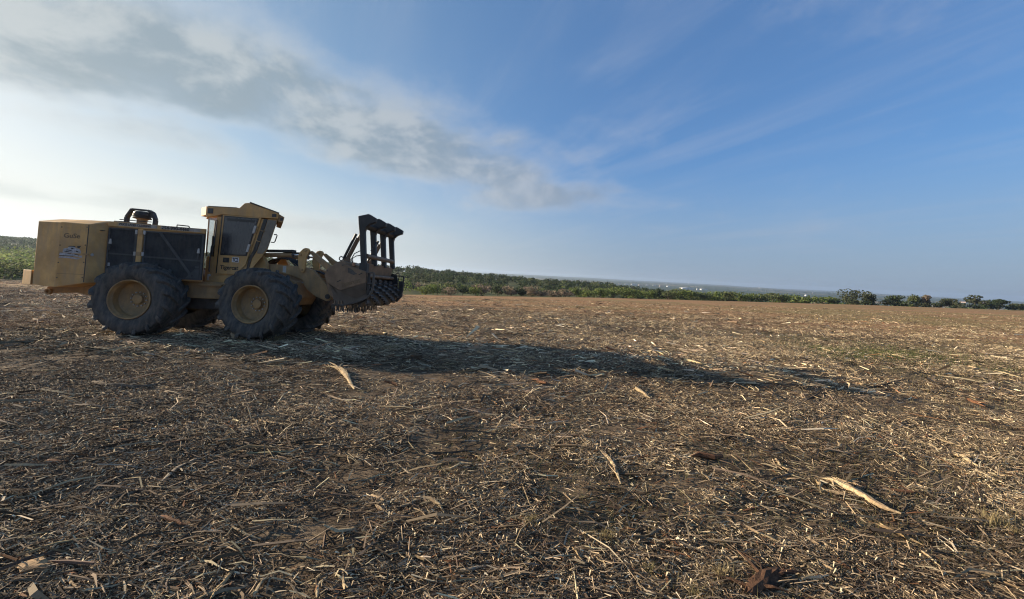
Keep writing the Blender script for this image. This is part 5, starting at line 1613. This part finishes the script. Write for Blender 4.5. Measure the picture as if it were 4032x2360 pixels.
def build_trees():
    rng = random.Random(5)
    # the clump of trees on the right skyline: t = x / y, height, width
    clump = [
        (0.880, 6.0, 7.6, OAK, 'biggest and leftmost oak of the clump at the right field edge', 0.12, 11),
        (0.935, 5.3, 5.0, OAK, 'grey green oak touching the biggest oak on its right', 0.15, 8),
        (0.998, 4.6, 5.2, JUNIPER, 'compact dark tree standing right of the two joined oaks', 0.10, 7),
        (1.050, 4.8, 5.0, OLIVE, 'olive round tree in the middle of the right hand clump', 0.15, 7),
        (1.080, 5.2, 3.6, GREYB, 'grey brown half bare tree in the middle of the right hand clump', 0.25, 5),
        (1.130, 4.4, 5.6, OAK, 'broad grey green tree right of the half bare tree', 0.15, 8),
        (1.205, 5.4, 5.8, OAK, 'tall loose tree with see through crown in the right hand clump', 0.42, 6),
        (1.268, 4.8, 5.0, JUNIPER, 'dark pointed tree right of the loose see through tree', 0.20, 6),
        (1.318, 3.0, 4.6, OAK, 'low grey bush right of the dark pointed tree', 0.05, 6),
        (1.358, 2.5, 4.2, JUNIPER, 'low dark bush second right of the dark pointed tree', 0.05, 5),
        (1.402, 2.2, 5.0, OLIVE, 'lowest bush in the gap before the right picture edge', 0.04, 6),
        (1.485, 4.6, 6.5, OAK, 'tree cut by the right picture edge', 0.12, 8),
        (1.440, 2.8, 5.0, OLIVE, 'low green bush left of the tree cut by the right picture edge', 0.04, 6),
    ]
    for i, (t, h, w, tone, lab, tr, lb) in enumerate(clump):
        y = float(edge_depth(t)) + 2.5 + rng.uniform(0, 4)
        make_tree('oak_tree' if h > 3.5 else 'bush', lab, 'tree' if h > 3.5 else 'bush', t * y, y, h * 1.12, w * 1.25, tone, 300 + i, 'trees at the right field edge', tr, lb, 760)
    # undergrowth at the feet of the clump
    for i in range(14):
        t = 0.84 + 0.046 * i
        y = float(edge_depth(t)) + 1.5
        make_tree('bush', ORD[i] + ' low dark thicket from the left under the right hand clump', 'bush', t * y, y, rng.uniform(2.0, 3.1), rng.uniform(5.5, 8), OAK if i % 2 else JUNIPER, 340 + i, 'thickets under the right hand clump', 0.02, 8, 260)
    # row of bushes along the far field edge, machine to clump
    n = 36
    for i in range(n):
        t = -0.235 + (0.845 + 0.235) * (i + 0.5) / n + rng.uniform(-0.008, 0.008)
        y = float(edge_depth(t)) + rng.uniform(1.0, 4.0)
        bright = t > 0.15 or i in (0, 1)
        kind = rng.random()
        if not bright:
            tone, nm = ((GREYB, 'grey brown bare bush') if kind < 0.62 else (MESQ, 'bright green bush') if kind < 0.82 else (JUNIPER, 'dark green bush'))
        else:
            tone, nm = ((MESQ, 'bright green bush') if kind < 0.66 else (OLIVE, 'olive green bush') if kind < 0.86 else (JUNIPER, 'dark green bush'))
        h = rng.uniform(2.2, 3.6) * (0.95 if t < 0.2 else 1.22); w = rng.uniform(4.4, 6.8) * (1.0 if t < 0.2 else 1.3)
        if tone is JUNIPER: h *= 1.2; w *= 0.7
        make_tree('bush', '%s at far field edge, %s in row right of head' % (nm, ORD[i]), 'bush', t * y, y, h, w, tone, 400 + i, 'bushes along the far field edge', 0.04, 8, 460)
    # bushes behind the machine's tail, far left
    for i, (t, dy, h, w, tone, lab) in enumerate((
            (-1.44, 2.5, 2.6, 4.5, OLIVE, 'olive bush cut by the left picture edge'),
            (-1.355, 2.0, 2.2, 3.6, FRESH, 'yellow green bush directly left of the tail lamp box'),
            (-1.30, 6.0, 3.4, 4.6, OLIVE, 'tall olive bush half hidden by the tail of the machine'),
            (-1.40, 11.0, 3.6, 5.4, FRESH, 'pale green bush behind the yellow green bush at left'),
            (-1.46, 15.0, 4.0, 5.5, FRESH, 'pale green bush behind the olive bush at the left edge'))):
        y = float(edge_depth(t)) + dy
        make_tree('bush', lab, 'bush', t * y, y, h, w, tone, 500 + i, 'bushes left of the machine', 0.04, 8, 420)


build_trees()


def build_woodland():
    """the wooded slope behind the field reads as one mass"""
    rng = np.random.default_rng(23)
    V = []; F = []; C = []; o = 0
    pts = []
    for q in range(2100):
        t = rng.uniform(-1.75, 0.62)
        e = float(edge_depth(np.clip(t, -1.6, 1.6)))
        dmax = 430 if t < -0.3 else np.interp(t, [-0.3, 0.3, 0.62], [400, 330, 150])
        d = 9 + (dmax - 9) * rng.random() ** 0.85
        pts.append((t * (e + d), e + d, t, d))
    for q in range(1000):
        t = rng.uniform(-1.78, -0.98)
        d = 8 + 440 * rng.random()
        e = float(edge_depth(np.clip(t, -1.6, 1.6)))
        pts.append((t * (e + d), e + d, t, d))
    # scattered trees on the lower right ground
    for q in range(420):
        t = rng.uniform(0.3, 1.75)
        e = float(edge_depth(np.clip(t, -1.6, 1.6)))
        d = 12 + 90 * rng.random()
        pts.append((t * (e + d), e + d, t, d))
    xs = np.array([p[0] for p in pts]); ys = np.array([p[1] for p in pts])
    zs = height(xs, ys, False)
    for (x, y, t, d), z in zip(pts, zs):
        h = rng.uniform(3.2, 6.0); w = h * rng.uniform(0.95, 1.4)
        r = rng.random()
        if d < 60:
            tone = MESQ if r < 0.30 else (GREYB if r < 0.42 else (OLIVE if r < 0.6 else JUNIPER)); h *= 0.75
        else:
            tone = JUNIPER if r < 0.70 else (OAK if r < 0.92 else OLIVE)
        if t < -0.95 and 15 < d < 120:
            tone = FRESH if r < 0.55 else (MESQ if r < 0.8 else OLIVE)
        leaf = max(0.35, 0.0019 * y)
        n = int(np.clip(24000 / y, 50, 130))
        v, f, c = crown_np(rng, w, h, 0.0, n, leaf, 6, tone)
        v = v + np.array([x, y, z - 0.1])
        V.append(v); F.append(f + o); C.append(c); o += len(v)
    me = mesh_np('woodland', np.concatenate(V), np.concatenate(F), M['leaf'], np.concatenate(C))
    link('woodland', me, kind='stuff', label='dense juniper and oak wood covering the slope behind the field', category='woodland')
    # hedge rows and copses in the valley and on the far ridge
    V = []; F = []; C = []; o = 0
    for q in range(900):
        y = rng.uniform(700, 5200)
        t = rng.uniform(-0.35, 1.65)
        x = t * y
        if vnoise(np.array([x / 420]), np.array([y / 160]), 81)[0] < 0.06:
            continue
        z = float(height(np.array([x]), np.array([y]), False)[0])
        h = rng.uniform(5, 9); w = h * rng.uniform(1.2, 3.5)
        v, f, c = crown_np(rng, w, h, 0.0, 26, 2.6, 4, JUNIPER if rng.random() < 0.7 else OLIVE)
        V.append(v + np.array([x, y, z - 0.4])); F.append(f + o); C.append(c); o += len(v)
    me = mesh_np('valley_trees', np.concatenate(V), np.concatenate(F), M['leaf'], np.concatenate(C))
    link('valley_trees', me, kind='stuff', label='far hedge rows and copses in the valley', category='trees')


build_woodland()


# ------------------------------------------------------------------ far buildings in the valley
def build_far():
    M['farwhite'] = paint('white_sheet_metal', (0.55, 0.55, 0.54), 0.5, 0.05, 0.2)
    M['farpink'] = paint('pale_clay', (0.42, 0.31, 0.25), 0.8, 0.12, 0.05)
    M['fargrey'] = paint('grey_sheet_metal', (0.38, 0.38, 0.38), 0.5, 0.08, 0.2)
    def at(px, py, y):
        c, s = math.cos(R(2.9)), math.sin(R(2.9))
        return (((px - 2016) * c + (py - 1082) * s) / 1514.0 * y)
    def shed(label, x, y, L, W, h, rise, mat, yaw, door=True):
        z = hz(x, y, False)
        root = link('warehouse', None, None, label=label, category='building')
        root.location = (x, y, z); root.rotation_euler = (0, 0, yaw)
        MB().box(-L / 2, L / 2, -W / 2, W / 2, -3, h).build('wall', mat, root)
        rf = MB().add([(-L / 2 - .6, -W / 2 - .6, h), (L / 2 + .6, -W / 2 - .6, h), (L / 2 + .6, W / 2 + .6, h), (-L / 2 - .6, W / 2 + .6, h), (0, -W / 2 - .6, h + rise), (0, W / 2 + .6, h + rise)],
                      [(0, 1, 4), (2, 3, 5), (0, 4, 5, 3), (1, 2, 5, 4)])
        rf.build('roof', mat, root)
        if door:
            MB().box(-3, 4, -W / 2 - 0.25, -W / 2 - 0.05, -2.5, h * 0.7).build('door', 'black', root)
        return root
    y = 2150; shed('larger white gabled warehouse in the valley right of centre', at(2703, 1140, y), y, 66, 30, 7.5, 4.0, 'farwhite', 0.1)
    y = 2150; shed('smaller white shed in the valley right of the gabled warehouse', at(2770, 1145, y), y, 33, 20, 7.0, 1.0, 'farwhite', 0.0, False)
    y = 2100; shed('tiny grey shed between the two white valley buildings', at(2746, 1143, y), y, 9, 9, 8, 1.0, 'fargrey', 0.0, False)
    y = 4600; shed('tiny white building high on the far slope', at(2992, 1135, y), y, 22, 18, 9, 2, 'farwhite', 0.0, False)
    y = 2300; shed('long pinkish low building left of the right edge trees', at(3812, 1190, y), y, 75, 30, 5, 1.5, 'farpink', 0.1, False)
    y = 2300; shed('long pale low building right of the pinkish one at far right', at(3880, 1196, y), y, 64, 30, 4, 1.5, 'farpink', 0.1, False)
    rg = random.Random(8)
    for q in range(8):
        y = 2500 + 90 * (q % 3)
        shed('tiny pale building in the far valley town, %s from the left' % ORD[q], at(2440 + 27 * q, 1135 + 1.4 * q, y), y, rg.uniform(14, 34), 14, rg.uniform(4, 7), 1.5, 'farwhite' if q % 3 else 'farpink', rg.uniform(-.3, .3), False)
    # white dome tank
    y = 1900; x = at(3173, 1168, y); z = hz(x, y, False)
    root = link('storage_tank', None, None, label='white dome topped storage tank standing in the valley', category='tank')
    root.location = (x, y, z)
    mb = MB(); vs = []; fs = []; prof = [(-3, 5.6), (5, 5.6), (7, 4.6), (8.4, 2.8), (9, 0.01)]; nn = 16
    for k_ in range(nn):
        a = 2 * math.pi * k_ / nn
        vs += [(r * math.cos(a), r * math.sin(a), h) for h, r in prof]
    for k_ in range(nn):
        k2 = (k_ + 1) % nn
        fs += [(k_ * 5 + i, k2 * 5 + i, k2 * 5 + i + 1, k_ * 5 + i + 1) for i in range(4)]
    mb.add(vs, fs); mb.build('tank_shell', 'farwhite', root, smooth=50)
    MB().box(-6.5, 6.5, -6.5, 6.5, -3, 1.2).build('plinth', 'black', root)
    # two water towers
    for lab, px, py, y, h, r in (('small white water tower on the crest of the far ridge', 2712, 1115, 6500, 26, 6.5), ('slim pale tower in the valley right of the storage tank', 3200, 1160, 2500, 11, 1.8)):
        x = at(px, py, y); z = hz(x, y, False)
        root = link('water_tower', None, None, label=lab, category='tower')
        root.location = (x, y, z)
        MB().tube([(0, 0, -6), (0, 0, h * 0.7)], [r * 0.4, r * 0.3], 10).build('column', 'farwhite', root, smooth=50)
        MB().tube([(0, 0, h * 0.6), (0, 0, h * 0.72), (0, 0, h * 0.92), (0, 0, h)], [r * 0.35, r, r, r * 0.3], 14).build('tank', 'farwhite', root, smooth=50)


build_far()


# ------------------------------------------------------------------ the hazy air over the valley
def build_haze():
    m = bpy.data.materials.new('haze_air')
    m.use_nodes = True
    t = m.node_tree
    for nd in list(t.nodes):
        if nd.type == 'BSDF_PRINCIPLED':
            t.nodes.remove(nd)
    pv = t.nodes.new('ShaderNodeVolumePrincipled')
    pv.inputs['Color'].default_value = (0.62, 0.76, 0.95, 1)
    pv.inputs['Density'].default_value = 0.00014
    pv.inputs['Anisotropy'].default_value = 0.45
    t.links.new(pv.outputs[0], t.nodes['Material Output'].inputs['Volume'])
    o = MB().box(-9600, 9600, -9600, 9600, -110, 75).build('haze', m, None)
    o['kind'] = 'stuff'
    o['label'] = 'thin blue haze in the air over the valley'
    o['category'] = 'haze'


build_haze()
